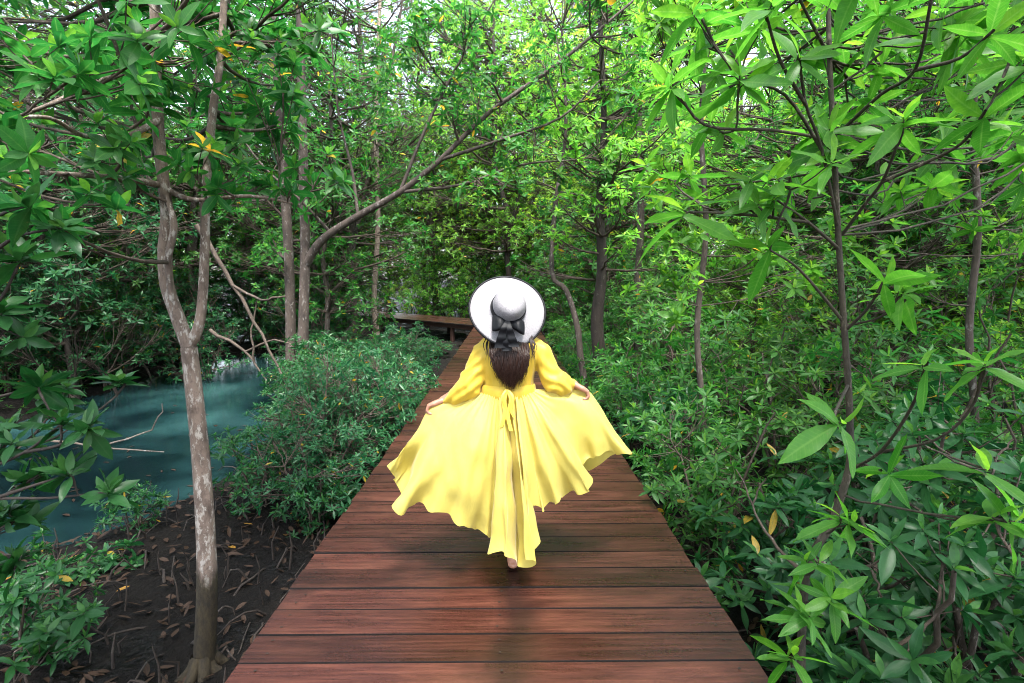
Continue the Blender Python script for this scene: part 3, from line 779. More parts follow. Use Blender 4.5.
for q in range(14):                                                       # loose strands over the shoulders
    s = 1 if q < 10 else -1; ph = rg.uniform(0, 6)
    ctrl = [(509 + s * 14, 322, -.05), (509 + s * rg.uniform(19, 23), 336, -.07), (509 + s * rg.uniform(21, 27), 346, -.10), (509 + s * rg.uniform(20, 27), rg.uniform(354, 366), -.125)]
    pts = [p + np.array([math.sin(i * .8 + ph) * .003, 0, 0]) for i, p in enumerate(spline([W(*c) for c in ctrl], 5))]
    lock(pts, .0026, rg.uniform(0, .3))
V = np.concatenate(hv) - np.array(P0)
hair = link_mesh('hair', mesh_np('hair', V, [np.concatenate(hf)], np.concatenate(ht)), M['hair'], person)

# --- hat
AX = Vector((.16, -.86, .47)).normalized()
HX = Vector((1, 0, 0)); HX = (HX - AX * HX.dot(AX)).normalized(); HY = AX.cross(HX)
if HY.z < 0: HY = -HY; 
HC = W(508, 309, -.045)
def hat_pt(r, ph, z):
    k = max(0, (r - .10) / .115); r = r if r < .1 else .1 + (r - .1) * .91
    z += k * k * (.010 * math.sin(2 * ph + .6) + .006 * math.sin(3 * ph + 2.0)) - .018 * k
    return HC + HX * math.cos(ph) * r + HY * math.sin(ph) * r + AX * z
prof = [(.001, .112), (.025, .113), (.048, .110), (.066, .102), (.078, .088), (.085, .066), (.089, .038), (.092, .012), (.098, .003), (.110, .000), (.135, .000), (.165, .000), (.195, .000), (.2150, .000),
        (.2155, -.003), (.195, -.003), (.165, -.003), (.135, -.003), (.110, -.003), (.096, -.001), (.089, .012), (.086, .038), (.082, .064), (.075, .084), (.06, .099), (.03, .108), (.001, .109)]
NP = 72
hp = []
for r, z in prof:
    for q in range(NP):
        ph = 2 * math.pi * q / NP
        zz = z - (.010 * math.exp(-((r * math.cos(ph)) / .018) ** 2) * math.exp(-((r * math.sin(ph)) / .05) ** 2) if z > .08 else 0)
        hp.append(hat_pt(r, ph, zz))
i = np.arange(len(prof) - 1)[:, None] * NP; j = np.arange(NP)[None]
hat = pmesh('hat', np.array([tuple(v) for v in hp]), [np.stack([i + j, i + (j + 1) % NP, i + NP + (j + 1) % NP, i + NP + j], -1).reshape(-1, 4)], M['straw'], person)
t = Tubes(); t.add([np.array(hat_pt(.2155, 2 * math.pi * q / 96, -.0015)) for q in range(97)], .0062, 7)
t.v = [v - np.array(P0) for v in t.v]; t.build('edge_binding', M['ribbon'], hat)
bv = []
for r, z in ((.0945, .004), (.0965, .010), (.0945, .022), (.0925, .034), (.0905, .042), (.088, .0425)):
    for q in range(NP): bv.append(tuple(hat_pt(r, 2 * math.pi * q / NP, z + .002 * math.sin(7 * q))))
i = np.arange(5)[:, None] * NP
pmesh('hat_band', np.array(bv), [np.stack([i + j, i + (j + 1) % NP, i + NP + (j + 1) % NP, i + NP + j], -1).reshape(-1, 4)], M['ribbon'], hat)
KN = hat_pt(.108, math.atan2(-1, 0.02), .030)
s = Solid()
s.ball(KN, .018, .016, .017)
for dx, l, hgt, dn in ((-1, .082, .036, .004), (1, .072, .031, -.012)):
    rings = []
    for q in range(9):
        f = q / 8; c = KN + HX * dx * (.008 + l * f) + AX * (.012 * math.sin(math.pi * f)) + HY * (dn * f)
        w = .010 + hgt * math.sin(min(1, f * 1.15) * math.pi * .55) * (1 if f < .9 else .86); tk = .007 + .014 * math.sin(math.pi * min(.93, f))
        rings.append([c + HY * math.cos(a) * w * (1 + .10 * math.sin(3 * a + f * 3)) + AX * math.sin(a) * tk for a in np.linspace(0, 2 * math.pi, 18, endpoint=False)])
    s.loft(rings)
s.fuse('bow', .0028, .4, M['ribbon'], hat, 2)
items = []
for l, w in (([(507, 321, -.165), (503.5, 329, -.18), (501.5, 338, -.172), (500, 348, -.165)], (.018, .062)), ([(508, 321, -.165), (510, 330, -.178), (512, 339, -.170), (514, 347, -.165)], (.018, .058)),
             ([(507, 321, -.160), (507, 332, -.170), (507, 342, -.165), (507, 351, -.160)], (.018, .050))):
    p_ = pth(l); n = len(p_)
    p_ = [p + np.array([0, .004 * math.sin(i * .9), 0]) for i, p in enumerate(p_)]
    items.append((p_, [w[0] + (w[1] - w[0]) * i / (n - 1) * (1 + .08 * math.sin(i * 1.7)) for i in range(n)], (1, .12, 0)))
strips('ribbon_tail', items, M['ribbon'], hat)

# ------------------------------------------------------------------ plants
def V3(v): return np.array(v, float)
def px_line(l, n=4):
    """l: (px, py, depth) list -> smooth world polyline"""
    return spline([at(*q) for q in l], n)
def shift(pts, o): return [np.asarray(p, float) - np.array(o) for p in pts]
def rads(pts, stops):
    n = len(pts); xs_ = np.linspace(0, 1, len(stops)); return np.interp(np.linspace(0, 1, n), xs_, stops)
RGT, LFT, FAR = 'shrubs crowding the right edge of the boardwalk', 'bushes on the mud bank between boardwalk and stream', 'slender trees of the dense mangrove wood'

# ---- prototypes -----------------------------------------------------------
def proto_tree(seed, h, r0, crown_c, crown_r, n, rc, nr, lm, bk, lean=.06, two=False, leafL=.135):
    rg = random.Random(seed); root = empty('mangrove_tree')
    pts, rad = trunk_line(rg, h, lean, r0, .025, 9, .07)
    stems = [(pts, rad)]
    if two:
        q = pts[len(pts) // 4]; a = rg.random() * 6.28
        e = [q, q + V3((math.cos(a) * .35, math.sin(a) * .35, h * .16)), q + V3((math.cos(a) * .9, math.sin(a) * .9, h * .42)), q + V3((math.cos(a) * 1.3, math.sin(a) * 1.3, h * .65))]
        p2 = wiggle(spline(e, 4), .02, rg); stems.append((p2, np.linspace(r0 * .7, .02, len(p2))))
    for q in range(5):                                                   # stilt roots belong to the trunk
        a = q * 1.26 + rg.random(); b0 = V3((0, 0, rg.uniform(.35, .8))); b2 = V3((math.cos(a) * .6, math.sin(a) * .6, -.25))
        rp = bez(b0, (b0 + b2) / 2 + V3((math.cos(a) * .25, math.sin(a) * .25, .25)), b2, 7); stems.append((rp, np.linspace(r0 * .4, r0 * .22, 7)))
    cl = crown_clusters(rg, crown_c, crown_r, n, rc, nr)
    return grow(root, stems, cl, leafL, .36, 2, lm, bk, M['bark_twig'], seed + 50, 8, .035, .007, ('trunk', 'branches', 'crown'), sides=8)

def proto_shrub(seed, h, rad, n, rc, nr, lm, leafL, ratio=.34, lod=1, bottom=-1.0, stems_n=4, k=8, yellow=.012, twig=.0045):
    rg = random.Random(seed); root = empty('mangrove_shrub'); stems = []
    for q in range(stems_n):
        a = q * 6.28 / stems_n + rg.uniform(-.5, .5); e = V3((math.cos(a) * rad * .6, math.sin(a) * rad * .6, h * rg.uniform(.6, .9)))
        p_ = wiggle(bez(V3((math.cos(a) * .06, math.sin(a) * .06, -.1)), V3((e[0] * .35, e[1] * .35, h * .5)), e, 10), .018, rg); stems.append((p_, np.linspace(.022, .008, 10)))
    cl = crown_clusters(rg, (0, 0, h * .55), (rad, rad, h * .5), n, rc, nr, bottom)
    return grow(root, stems, cl, leafL, ratio, lod, lm, M['bark_twig'], M['bark_twig'], seed + 9, k, .012, twig, ('stems', 'branches', 'foliage'), sides=6, yellow=yellow)

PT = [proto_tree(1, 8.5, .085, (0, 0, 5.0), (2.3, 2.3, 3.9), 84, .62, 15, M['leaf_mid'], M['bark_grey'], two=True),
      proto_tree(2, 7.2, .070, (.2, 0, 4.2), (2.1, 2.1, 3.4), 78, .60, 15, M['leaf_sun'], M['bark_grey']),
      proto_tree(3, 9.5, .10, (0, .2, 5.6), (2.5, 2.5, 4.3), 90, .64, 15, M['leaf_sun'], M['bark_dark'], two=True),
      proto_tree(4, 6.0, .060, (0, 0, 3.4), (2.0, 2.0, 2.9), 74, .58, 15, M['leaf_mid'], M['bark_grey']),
      proto_tree(5, 5.0, .055, (0, 0, 2.6), (1.9, 1.9, 2.5), 70, .58, 15, M['leaf_shade'], M['bark_dark']),
      proto_tree(6, 7.6, .075, (0, 0, 4.4), (2.1, 2.1, 3.4), 78, .60, 15, M['leaf_glow'], M['bark_grey'])]
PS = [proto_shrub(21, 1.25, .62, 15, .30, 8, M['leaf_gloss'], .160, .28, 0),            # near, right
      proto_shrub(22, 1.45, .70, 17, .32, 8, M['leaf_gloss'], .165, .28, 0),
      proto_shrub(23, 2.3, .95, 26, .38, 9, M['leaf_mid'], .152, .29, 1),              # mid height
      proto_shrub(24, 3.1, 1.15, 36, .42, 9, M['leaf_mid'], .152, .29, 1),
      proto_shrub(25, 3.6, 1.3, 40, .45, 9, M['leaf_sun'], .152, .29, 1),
      proto_shrub(26, 1.3, .80, 34, .28, 11, M['leaf_shade'], .088, .29, 1),            # finer, left bank
      proto_shrub(27, 1.6, .90, 34, .30, 10, M['leaf_shade'], .115, .29, 1),
      proto_shrub(28, 2.4, 1.25, 36, .42, 10, M['leaf_shade'], .120, .34, 1),
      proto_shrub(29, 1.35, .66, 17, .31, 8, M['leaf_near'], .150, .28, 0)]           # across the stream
used = set()
def put(pr, x, y, s, rz, label, group, sz=None, z=None, name=None, cat=None):
    o = pr if pr.name not in used else copy_tree(pr)
    used.add(pr.name); used.add(o.name)
    o.location = (x, y, gz(x, y) - .03 if z is None else z); o.rotation_euler = (0, 0, rz); o.scale = (s, s, sz or s)
    return tag(o, label, cat or ('tree' if 'tree' in pr.name else 'shrub'), group)

ORD = ['first', 'second', 'third', 'fourth', 'fifth', 'sixth', 'seventh', 'eighth', 'ninth', 'tenth', 'eleventh', 'twelfth', 'thirteenth', 'fourteenth', 'fifteenth', 'sixteenth', 'seventeenth', 'eighteenth', 'nineteenth', 'twentieth', 'twenty-first', 'twenty-second']
rg = random.Random(77)
def U_(a, b): return rg.uniform(a, b)

# ---- right side: low row on the boardwalk edge, then taller rows ----------
y = 1.35; n = 0
while y < 19:
    pr = PS[n % 2] if y < 3.6 else PS[2] if n % 3 == 0 else PS[8] if n % 3 == 1 or y > 7 else PS[0]
    s = U_(.85, 1.05) if pr != PS[2] else U_(.6, .75)
    put(pr, 1.09 + .74 * s + U_(.0, .14), y, s, U_(0, 6.28), '%s glossy-leaved low shrub along the right boardwalk edge, counting from the camera' % ORD[n], RGT)
    y += .88 if y < 7 else 1.15; n += 1
put(PS[0], 1.62, 1.75, .62, 2.0, 'lowest shrub tucked in front of the slim sapling at lower right', RGT)
n = 0
for (x, y, k, s) in ((2.6, 2.5, 1, 1.1), (2.75, 3.6, 1, 1.15), (2.7, 4.8, 2, .8), (3.6, 3.3, 2, .78), (2.9, 6.2, 2, .95), (3.9, 4.7, 2, .95), (4.4, 3.9, 2, .9), (2.9, 7.8, 2, 1.05), (4.0, 6.4, 3, .85), (5.2, 5.2, 3, .85), (3.2, 9.5, 3, .9), (4.7, 8.0, 4, .85),
                     (6.3, 6.6, 4, .9), (3.0, 11.5, 3, .95), (5.0, 10.3, 4, .95), (7.2, 8.6, 4, 1.0), (3.3, 13.8, 3, 1.0), (5.6, 12.8, 4, 1.05), (8.6, 11, 4, 1.1), (3.0, 16.5, 3, 1.1)):
    put(PS[k], x, y, s, U_(0, 6.28), '%s taller shrub behind the low row right of the boardwalk, by distance from the camera' % ORD[n], 'tall shrubs behind the right-hand row'); n += 1

# ---- left bank bushes between boardwalk and stream -------------------------
n = 0
for (x, y, k, s) in ((-2.75, 5.6, 6, .62), (-2.2, 5.0, 5, .5), (-1.8, 6.3, 6, .62), (-3.7, 6.9, 5, .8), (-1.85, 7.8, 6, .72), (-2.9, 8.5, 6, 1.0), (-1.9, 9.4, 5, .85), (-1.95, 5.7, 5, .75), (-2.75, 6.5, 5, .95), (-2.0, 7.1, 6, .80), (-3.2, 7.8, 6, .95), (-2.1, 8.6, 5, 1.05), (-3.3, 9.3, 5, 1.1), (-2.2, 10.2, 6, .95), (-4.0, 10.9, 6, 1.1), (-2.6, 11.9, 5, 1.2), (-4.9, 12.8, 5, 1.3), (-3.0, 13.8, 6, 1.05), (-2.5, 16.0, 5, 1.15), (-5.0, 15.6, 6, 1.2), (-4.0, 18.0, 5, 1.2)):
    hh = (2.32 - .092 * y) / 1.42 * U_(.80, 1.0) * (.62 if y < 5.5 else 1); s = min(1.25, max(s, .8) * U_(.9, 1.15)); x = min(max(x, -.34 * y - .1), -1.22 - .80 * s + U_(0, .12)); hh *= (1.0 if n % 3 else .78)
    put(PS[k], x, y, s, U_(0, 6.28), '%s fine-leaved bush on the bank left of the boardwalk, counting from the camera' % ORD[n], LFT, hh); n += 1

for (x, y, k, s, lab) in ((-1.82, 4.75, 0, .55, 'dark glossy shrub nearest the camera on the left boardwalk edge'), (-2.55, 5.15, 1, .62, 'dark glossy shrub on the bank right behind the pale forked trunk'), (-3.55, 4.75, 0, .42, 'small glossy shrub at the water edge left of the pale trunk'), (-3.0, 3.1, 1, .5, 'dark glossy shrub leaning in at the lower left edge of the photo')):
    put(PS[k], x, y, s, U_(0, 6.28), lab, LFT)
# ---- dark bushes across the stream -----------------------------------------
n = 0
for (x, y, s) in ((-8.0, 13.6, .9), (-9.4, 12.2, 1.0), (-10.6, 11.0, 1.0), (-11.6, 9.4, 1.0), (-12.4, 7.8, 1.0), (-9.6, 15.2, 1.2), (-11.8, 13.4, 1.25), (-13.6, 11.5, 1.3), (-14.5, 8.8, 1.3), (-7.2, 17.4, 1.1), (-5.8, 19.0, 1.0), (-15.2, 14.5, 1.5), (-12.2, 16.5, 1.5), (-8.6, 18.8, 1.3), (-10.2, 21, 1.5), (-16.8, 11.2, 1.5)):
    put(PS[7], x, y, s, U_(0, 6.28), '%s dark blue-green bush on the far bank of the stream' % ORD[n], 'bushes on the far bank of the stream'); n += 1

# ---- the wood ---------------------------------------------------------------
woods = []
def clear(x, y, r=.9):
    d = (Vector((x, y)) - A0); along = d.dot(TD); across = d.dot(TN)
    if along > -1 and -r - .4 < across < WT + r: return False
    if y < 21 and WL - r < x < WR + r: return False
    if -6.5 < x < 0 and 10 < y < 23 and x > -.30 * y: return False          # low bushes only, so the turned stretch shows
    return stream(x, y) > .25
tries = 0
def wood(x0, x1, y0, y1, n, dmin, ks, s0, s1, label, group):
    k = 0; tr = 0
    while k < n and tr < 3000:
        tr += 1; y = U_(y0, y1); x = U_(x0, x1)
        if abs(x) > y * 1.12 + 2.5 or not clear(x, y) or any((x - a) ** 2 + (y - b) ** 2 < dmin ** 2 for a, b in woods): continue
        woods.append((x, y)); s = U_(s0, s1); put(PT[rg.choice(ks)], x, y, s, U_(0, 6.28), label(x, y, k) if callable(label) else label, group); k += 1
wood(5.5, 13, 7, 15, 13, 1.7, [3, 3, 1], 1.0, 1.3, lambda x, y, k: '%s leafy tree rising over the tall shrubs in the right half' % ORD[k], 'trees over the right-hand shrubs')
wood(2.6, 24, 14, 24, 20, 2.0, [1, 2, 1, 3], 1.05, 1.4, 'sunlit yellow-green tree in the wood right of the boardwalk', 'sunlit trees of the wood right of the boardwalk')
wood(-16, -3.0, 13.5, 24, 19, 2.0, [0, 1, 0, 3], 1.1, 1.5, 'shady mid-green tree in the wood beyond the stream', 'shady trees of the wood beyond the stream')
wood(-22, -9, 8, 16, 10, 2.1, [4, 0, 4], 1.1, 1.4, 'dark-leaved tree on the bank at the far left of the stream', 'dark trees at the far left bank')
wood(-9, 14, 23, 31, 15, 2.3, [2, 1, 2, 1], 1.15, 1.6, 'light green tree closing off the view behind the bend of the boardwalk', 'trees behind the bend of the boardwalk')
wood(-34, 36, 27, 42, 26, 3.2, [0, 1, 2, 3], 1.3, 1.8, 'slender mangrove tree deep in the dense background wood', FAR)
for (x, y, k, sc_) in ((1.6, 27, 2, 2.0), (4.6, 24.5, 5, 2.0), (-1.2, 29, 2, 2.0), (7.5, 28, 5, 2.1), (3.2, 30, 5, 2.2), (4.4, 19.0, 5, 1.75), (-4.8, 30.5, 5, 1.6), (-2.8, 33, 0, 1.8), (-7.8, 34, 1, 1.7), (-3.6, 27.5, 0, 1.9)):
    put(PT[k], x, y, sc_, U_(0, 6.28), 'tall crowned tree rising behind the bend over the woman', 'tall trees over the bend')
for i, (x, y, k, sc_) in enumerate(((1.5, 22.0, 4, .8), (-.6, 23.8, 3, .9), (-2.1, 25.2, 4, .85), (-3.6, 26.6, 3, .95), (-5.2, 28.2, 4, .95), (-7.0, 29.8, 3, 1.0), (.6, 24.6, 4, 1.2), (-9.2, 30.5, 4, 1.2))):
    put(PS[k], x, y, sc_, U_(0, 6.28), '%s shrub along the outer side of the turned stretch, from right to left' % ORD[i], 'shrubs outside the bend')
for i, (x, y, k, sc_) in enumerate(((1.0, 23.6, 1, 1.05), (-.9, 25.6, 5, 1.1), (2.6, 22.2, 5, 1.0))):
    put(PT[k], x, y, sc_, U_(0, 6.28), '%s low bright tree right behind the bend of the boardwalk' % ORD[i], 'low trees behind the bend')
# leafy understorey between the trunks
thick = []
def under(x0, x1, y0, y1, n, ks, s0, s1, label, group):
    k = 0; tr = 0
    while k < n and tr < 4000:
        tr += 1; y = U_(y0, y1); x = U_(x0, x1)
        if abs(x) > y * 1.1 + 1.5 or not clear(x, y, 1.0) or any((x - a) ** 2 + (y - b) ** 2 < 1.3 ** 2 for a, b in thick): continue
        thick.append((x, y)); put(PS[rg.choice(ks)], x, y, U_(s0, s1), U_(0, 6.28), label, group); k += 1
under(1.9, 12, 17, 26, 22, [3, 4], .9, 1.25, 'leafy shrub filling the gap between far trunks right of the boardwalk', 'understorey right of the far boardwalk')
under(-9, 6, 22.5, 27, 16, [3, 4], .9, 1.2, 'leafy shrub under the trees behind the bend of the boardwalk', 'understorey behind the bend')
under(-18, -1.8, 12, 22, 22, [7, 3], .8, 1.2, 'dim leafy shrub between the trunks beyond the stream', 'understorey beyond the stream')
under(6.5, 18, 8, 18, 22, [3, 4], 1.0, 1.35, 'leafy shrub in the thicket between the right-hand trees', 'understorey of the right-hand thicket')

# ---- the trees and saplings that frame the view ------------------------------
def hero(name, label, cat, base, stems, clusters, leafL, ratio, lod, lm, bk, seed, extra=None, names=('trunk', 'branches', 'crown'), **kw):
    o = V3(base); root = empty(name, tuple(base), label, cat)
    st = [(shift(p, o), r) for p, r in stems]; cl = [(V3(c) - o, r, n) for c, r, n in clusters]
    return grow(root, st, cl, leafL, ratio, lod, lm, bk, M['bark_twig'], seed, names=names, **kw)
def cloud(rg, box, n, rc, nr):
    """cluster centres spread through a wedge of real space: (px range, py range, depth range)"""
    out = []
    for q in range(n):
        out.append((at(rg.uniform(*box[0]), rg.uniform(*box[1]), rg.uniform(*box[2])), rc * rg.uniform(.75, 1.3), max(2, int(nr * rg.uniform(.7, 1.4)))))
    return out
r_ = random.Random(3)
# pale forked trunk in front of the stream
fk = (189, 347, 3.0)
tr_ = px_line([(203, 735, 2.95), (203, 690, 2.97), (207, 600, 2.98), (206, 540, 2.98), (201, 460, 3.0), (195, 400, 3.0), fk], 5)
br1 = px_line([fk, (178, 318, 3.0), (167, 285, 3.0), (165, 250, 3.0), (167, 215, 3.0), (160, 150, 3.0), (156, 80, 3.0), (155, 0, 3.0), (150, -150, 3.05), (140, -300, 3.1)], 5)
br2 = px_line([fk, (199, 325, 3.0), (203, 290, 3.02), (205, 240, 3.05), (206, 190, 3.1), (213, 110, 3.2), (222, 40, 3.3), (230, -120, 3.4), (250, -260, 3.5)], 5)
twist = px_line([(172, 300, 2.95), (168, 262, 2.93), (174, 225, 2.93), (166, 195, 2.96)], 4)
bough = [px_line([(160, 120, 3.0), (130, 134, 2.8), (85, 136, 2.5), (50, 118, 2.3), (0, 118, 2.1)], 4), px_line([(161, 185, 3.0), (120, 178, 2.7), (60, 174, 2.4), (0, 172, 2.2), (-60, 185, 2.1)], 4), px_line([(163, 188, 3.0), (195, 200, 3.0), (250, 196, 3.0), (300, 205, 3.1)], 4),
         px_line([(156, 60, 3.0), (110, 75, 2.6), (60, 100, 2.3), (20, 116, 2.0)], 4)]
roots = []
for q in range(7):
    ang = q * .9 + r_.uniform(-.2, .2); rb = at(204, 668, 2.97); ln = r_.uniform(.22, .5)
    roots.append(wiggle(bez(V3(rb) + V3((math.cos(ang) * .03, math.sin(ang) * .03, r_.uniform(-.02, .14))), V3(rb) + V3((math.cos(ang) * .13, math.sin(ang) * .13, -.10)), V3((rb.x + math.cos(ang) * ln, rb.y + math.sin(ang) * ln, gz(rb.x + math.cos(ang) * ln, rb.y + math.sin(ang) * ln) - .05)), 7), .010, r_))
stems = [(q, np.linspace(.042, .012, 7)) for q in roots] + [(tr_, rads(tr_, [.080, .062, .053, .047, .044])), (br1, rads(br1, [.040, .036, .036, .030, .028, .024, .018])), (br2, rads(br2, [.032, .026, .025, .023, .019, .013])), (twist, rads(twist, [.012, .018, .019, .010]))] + [(b_, rads(b_, [.018, .013, .009, .006])) for b_ in bough]
cl = cloud(r_, ((-60, 330), (-150, 60), (2.3, 4.6)), 46, .32, 8) + cloud(r_, ((-60, 160), (30, 180), (1.9, 3.2)), 16, .22, 5) + cloud(r_, ((110, 340), (30, 190), (2.7, 4.5)), 26, .25, 6) + [(at(*q), .07, 2) for q in ((290, 190, 3.0), (225, 190, 2.9), (60, 225, 2.0), (30, 200, 1.9), (100, 205, 2.1), (152, 100, 2.6), (75, 75, 2.0))]
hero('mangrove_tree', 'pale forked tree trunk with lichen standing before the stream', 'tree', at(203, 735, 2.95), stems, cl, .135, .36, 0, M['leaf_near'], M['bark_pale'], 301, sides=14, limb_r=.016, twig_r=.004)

# twin trunks with the long arching bough
S_A = px_line([(292, 430, 9), (291, 340, 9), (288, 240, 9), (280, 130, 9.1), (275, 40, 9.2), (268, -90, 9.4)], 5)
S_B = px_line([(301, 430, 8.8), (303, 340, 8.8), (305, 250, 8.8), (303, 150, 8.8), (301, 60, 8.9), (298, -90, 9)], 5)
S_C = px_line([(305, 266, 8.8), (322, 240, 8.7), (358, 216, 8.6), (400, 192, 8.5), (440, 160, 8.4), (490, 112, 8.3), (560, 62, 8.2), (640, -5, 8.2)], 5)
S_D = [px_line([(358, 216, 8.6), (352, 170, 8.7), (338, 110, 8.8), (330, 20, 9)], 4), px_line([(400, 192, 8.5), (425, 130, 8.5), (455, 70, 8.5), (500, -10, 8.5)], 4), px_line([(440, 160, 8.4), (500, 140, 8.2), (560, 118, 8.0), (600, 80, 7.9)], 4), px_line([(330, 232, 8.7), (300, 200, 8.4), (262, 165, 8.2), (230, 120, 8.1)], 4), px_line([(400, 192, 8.5), (460, 185, 8.3), (520, 165, 8.1), (575, 160, 8)], 4)]
stems = [(S_A, rads(S_A, [.12, .09, .080, .07, .055])), (S_B, rads(S_B, [.12, .09, .080, .07, .055])), (S_C, rads(S_C, [.075, .062, .046, .034, .018]))] + [(b_, rads(b_, [.030, .02, .010])) for b_ in S_D]
cl = cloud(r_, ((200, 480), (-140, 120), (7.4, 10.5)), 60, .50, 13) + cloud(r_, ((430, 640), (-40, 190), (7.5, 9.0)), 30, .42, 11) + cloud(r_, ((230, 330), (120, 260), (8, 10)), 10, .4, 9)
hero('mangrove_tree', 'twin dark trunks left of the boardwalk with one long arching bough', 'tree', at(296, 430, 8.9), stems, cl, .14, .36, 1, M['leaf_mid'], M['bark_grey'], 302, limb_r=.03, twig_r=.006)

# dark trunk and a pale leaning one close to the right boardwalk edge, further on
rr = random.Random(61)
st = px_line([(594, 420, 9), (600, 375, 9), (597, 320, 9), (602, 270, 9), (600, 200, 9.1), (604, 120, 9.2), (600, 20, 9.3)], 4)
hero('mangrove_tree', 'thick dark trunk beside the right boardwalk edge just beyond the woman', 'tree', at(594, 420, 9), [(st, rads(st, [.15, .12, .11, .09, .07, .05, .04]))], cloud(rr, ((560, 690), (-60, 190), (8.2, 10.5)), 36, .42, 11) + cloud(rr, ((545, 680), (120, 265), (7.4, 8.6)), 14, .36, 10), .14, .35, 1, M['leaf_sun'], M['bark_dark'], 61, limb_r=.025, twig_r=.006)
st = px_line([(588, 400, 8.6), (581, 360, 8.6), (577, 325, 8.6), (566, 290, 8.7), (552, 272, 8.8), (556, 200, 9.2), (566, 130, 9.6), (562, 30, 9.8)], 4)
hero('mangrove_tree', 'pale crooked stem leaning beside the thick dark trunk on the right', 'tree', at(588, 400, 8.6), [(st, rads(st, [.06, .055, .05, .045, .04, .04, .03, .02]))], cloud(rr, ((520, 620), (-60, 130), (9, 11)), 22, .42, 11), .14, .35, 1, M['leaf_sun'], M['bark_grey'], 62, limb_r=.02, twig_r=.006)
for (tx, Y, lab, sd) in ((639, 11.5, 'slender pale pole of a tree right of the thick dark trunk', 63), (376, 16.0, 'slim brown trunk standing by the turned stretch of boardwalk', 64)):
    st = px_line([(tx + 1, 380 if sd == 63 else 335, Y), (tx - 2, 300, Y), (tx + 2, 220, Y), (tx, 120, Y), (tx + 4, 0, Y)], 4)
    hero('mangrove_tree', lab, 'tree', at(tx + 1, 380 if sd == 63 else 335, Y), [(st, rads(st, [.09, .08, .07, .05]))], cloud(rr, ((tx - 70, tx + 70), (-60, 170), (Y - 1.5, Y + 1.5)), 34, .5, 12), .14, .35, 2, M['leaf_sun'], M['bark_grey'] if sd == 63 else M['bark_bare'], sd, limb_r=.03, twig_r=.007)

# two thin-trunked trees that fill the upper right between the sapling and the wood
for (tx, Y, bx, n, lab, sd) in ((703, 5.0, (640, 850), 34, 'thin-trunked leafy tree left of the slim sapling in the right half', 41), (975, 4.6, (850, 1080), 34, 'thin-trunked leafy tree at the right edge of the photo behind the sapling', 42)):
    rr = random.Random(sd)
    st = px_line([(tx - 4, 520, Y), (tx, 420, Y), (tx - 6, 330, Y), (tx + 3, 230, Y), (tx - 2, 120, Y), (tx + 6, 20, Y), (tx, -140, Y)], 4)
    hero('mangrove_tree', lab, 'tree', at(tx - 4, 520, Y), [(st, rads(st, [.035, .03, .028, .022, .015]))], cloud(rr, (bx, (-120, 60), (Y - 1.3, Y + .8)), n // 2 + 6, .30, 7) + cloud(rr, (bx, (60, 330), (Y - .6, Y + 1.0)), n // 2, .26, 6), .15, .34, 0, M['leaf_backlit'], M['bark_grey'], sd, limb_r=.007, twig_r=.0035)

# unseen tall trees standing beside and behind the photographer, their crowns shading the near banks
PH = proto_tree(9, 9.0, .09, (0, 0, 7.0), (2.6, 2.6, 2.2), 60, .62, 14, M['leaf_mid'], M['bark_grey'])
for i, (x, y) in enumerate(((2.6, -1.5), (-2.0, -1.3), (.9, -4.6), (4.2, .2), (-4.6, .8), (5.6, 3.2), (-6.8, 3.4), (4.4, -3.2), (-2.4, -2.9), (7.8, .4), (-8.6, -.6), (-5.6, 3.2))):
    put(PH, x, y, U_(.92, 1.08), U_(0, 6.28), 'tall tree out of frame beside the camera shading the banks', 'unseen tall trees around the camera')

# slim sapling by the right edge with big leaf whorls
D_ = 2.0
S1 = px_line([(800, 700, 1.95), (806, 575, 1.97), (832, 522, D_), (849, 468, D_), (850, 430, D_), (848, 380, D_), (843, 310, D_), (838, 230, D_), (834, 150, D_), (830, 70, D_), (827, -20, D_), (820, -130, D_)], 4)
B = [[(842, 235, D_), (862, 208, 1.9), (882, 182, 1.8), (895, 150, 1.7), (903, 122, 1.65)], [(882, 182, 1.8), (925, 163, 1.7), (962, 143, 1.6), (986, 110, 1.5)], [(838, 228, D_), (822, 150, 1.9), (806, 105, 1.8), (799, 55, 1.7)], [(822, 150, 1.9), (785, 95, 1.85), (738, 80, 1.8)], [(838, 134, D_), (880, 95, 1.8), (915, 70, 1.65), (931, 0, 1.5), (940, -60, 1.45)],
     [(915, 70, 1.65), (960, 58, 1.55), (994, 30, 1.45)], [(830, 52, D_), (860, 30, 1.9), (885, 10, 1.8)], [(840, 250, D_), (808, 222, 1.95), (774, 198, 1.9)], [(808, 222, 1.95), (740, 214, 1.9), (690, 212, 1.85)], [(835, 140, D_), (770, 130, 1.9), (705, 125, 1.8), (673, 84, 1.75)], [(846, 330, D_), (868, 308, 1.9), (884, 280, 1.8)], [(848, 385, D_), (836, 410, 1.8), (835, 420, 1.65)],
     [(831, 60, D_), (810, 20, 1.9), (790, -20, 1.8)], [(806, 105, 1.8), (780, 60, 1.7), (765, 10, 1.6)], [(842, 320, D_), (800, 270, 1.95), (770, 250, 1.9)]]
stems = [(S1, rads(S1, [.017, .015, .0135, .012, .0105, .009, .006]))]; bl_ = [px_line(q, 4) for q in B]
stems += [(q, rads(q, [.0065, .005, .0038])) for q in bl_]
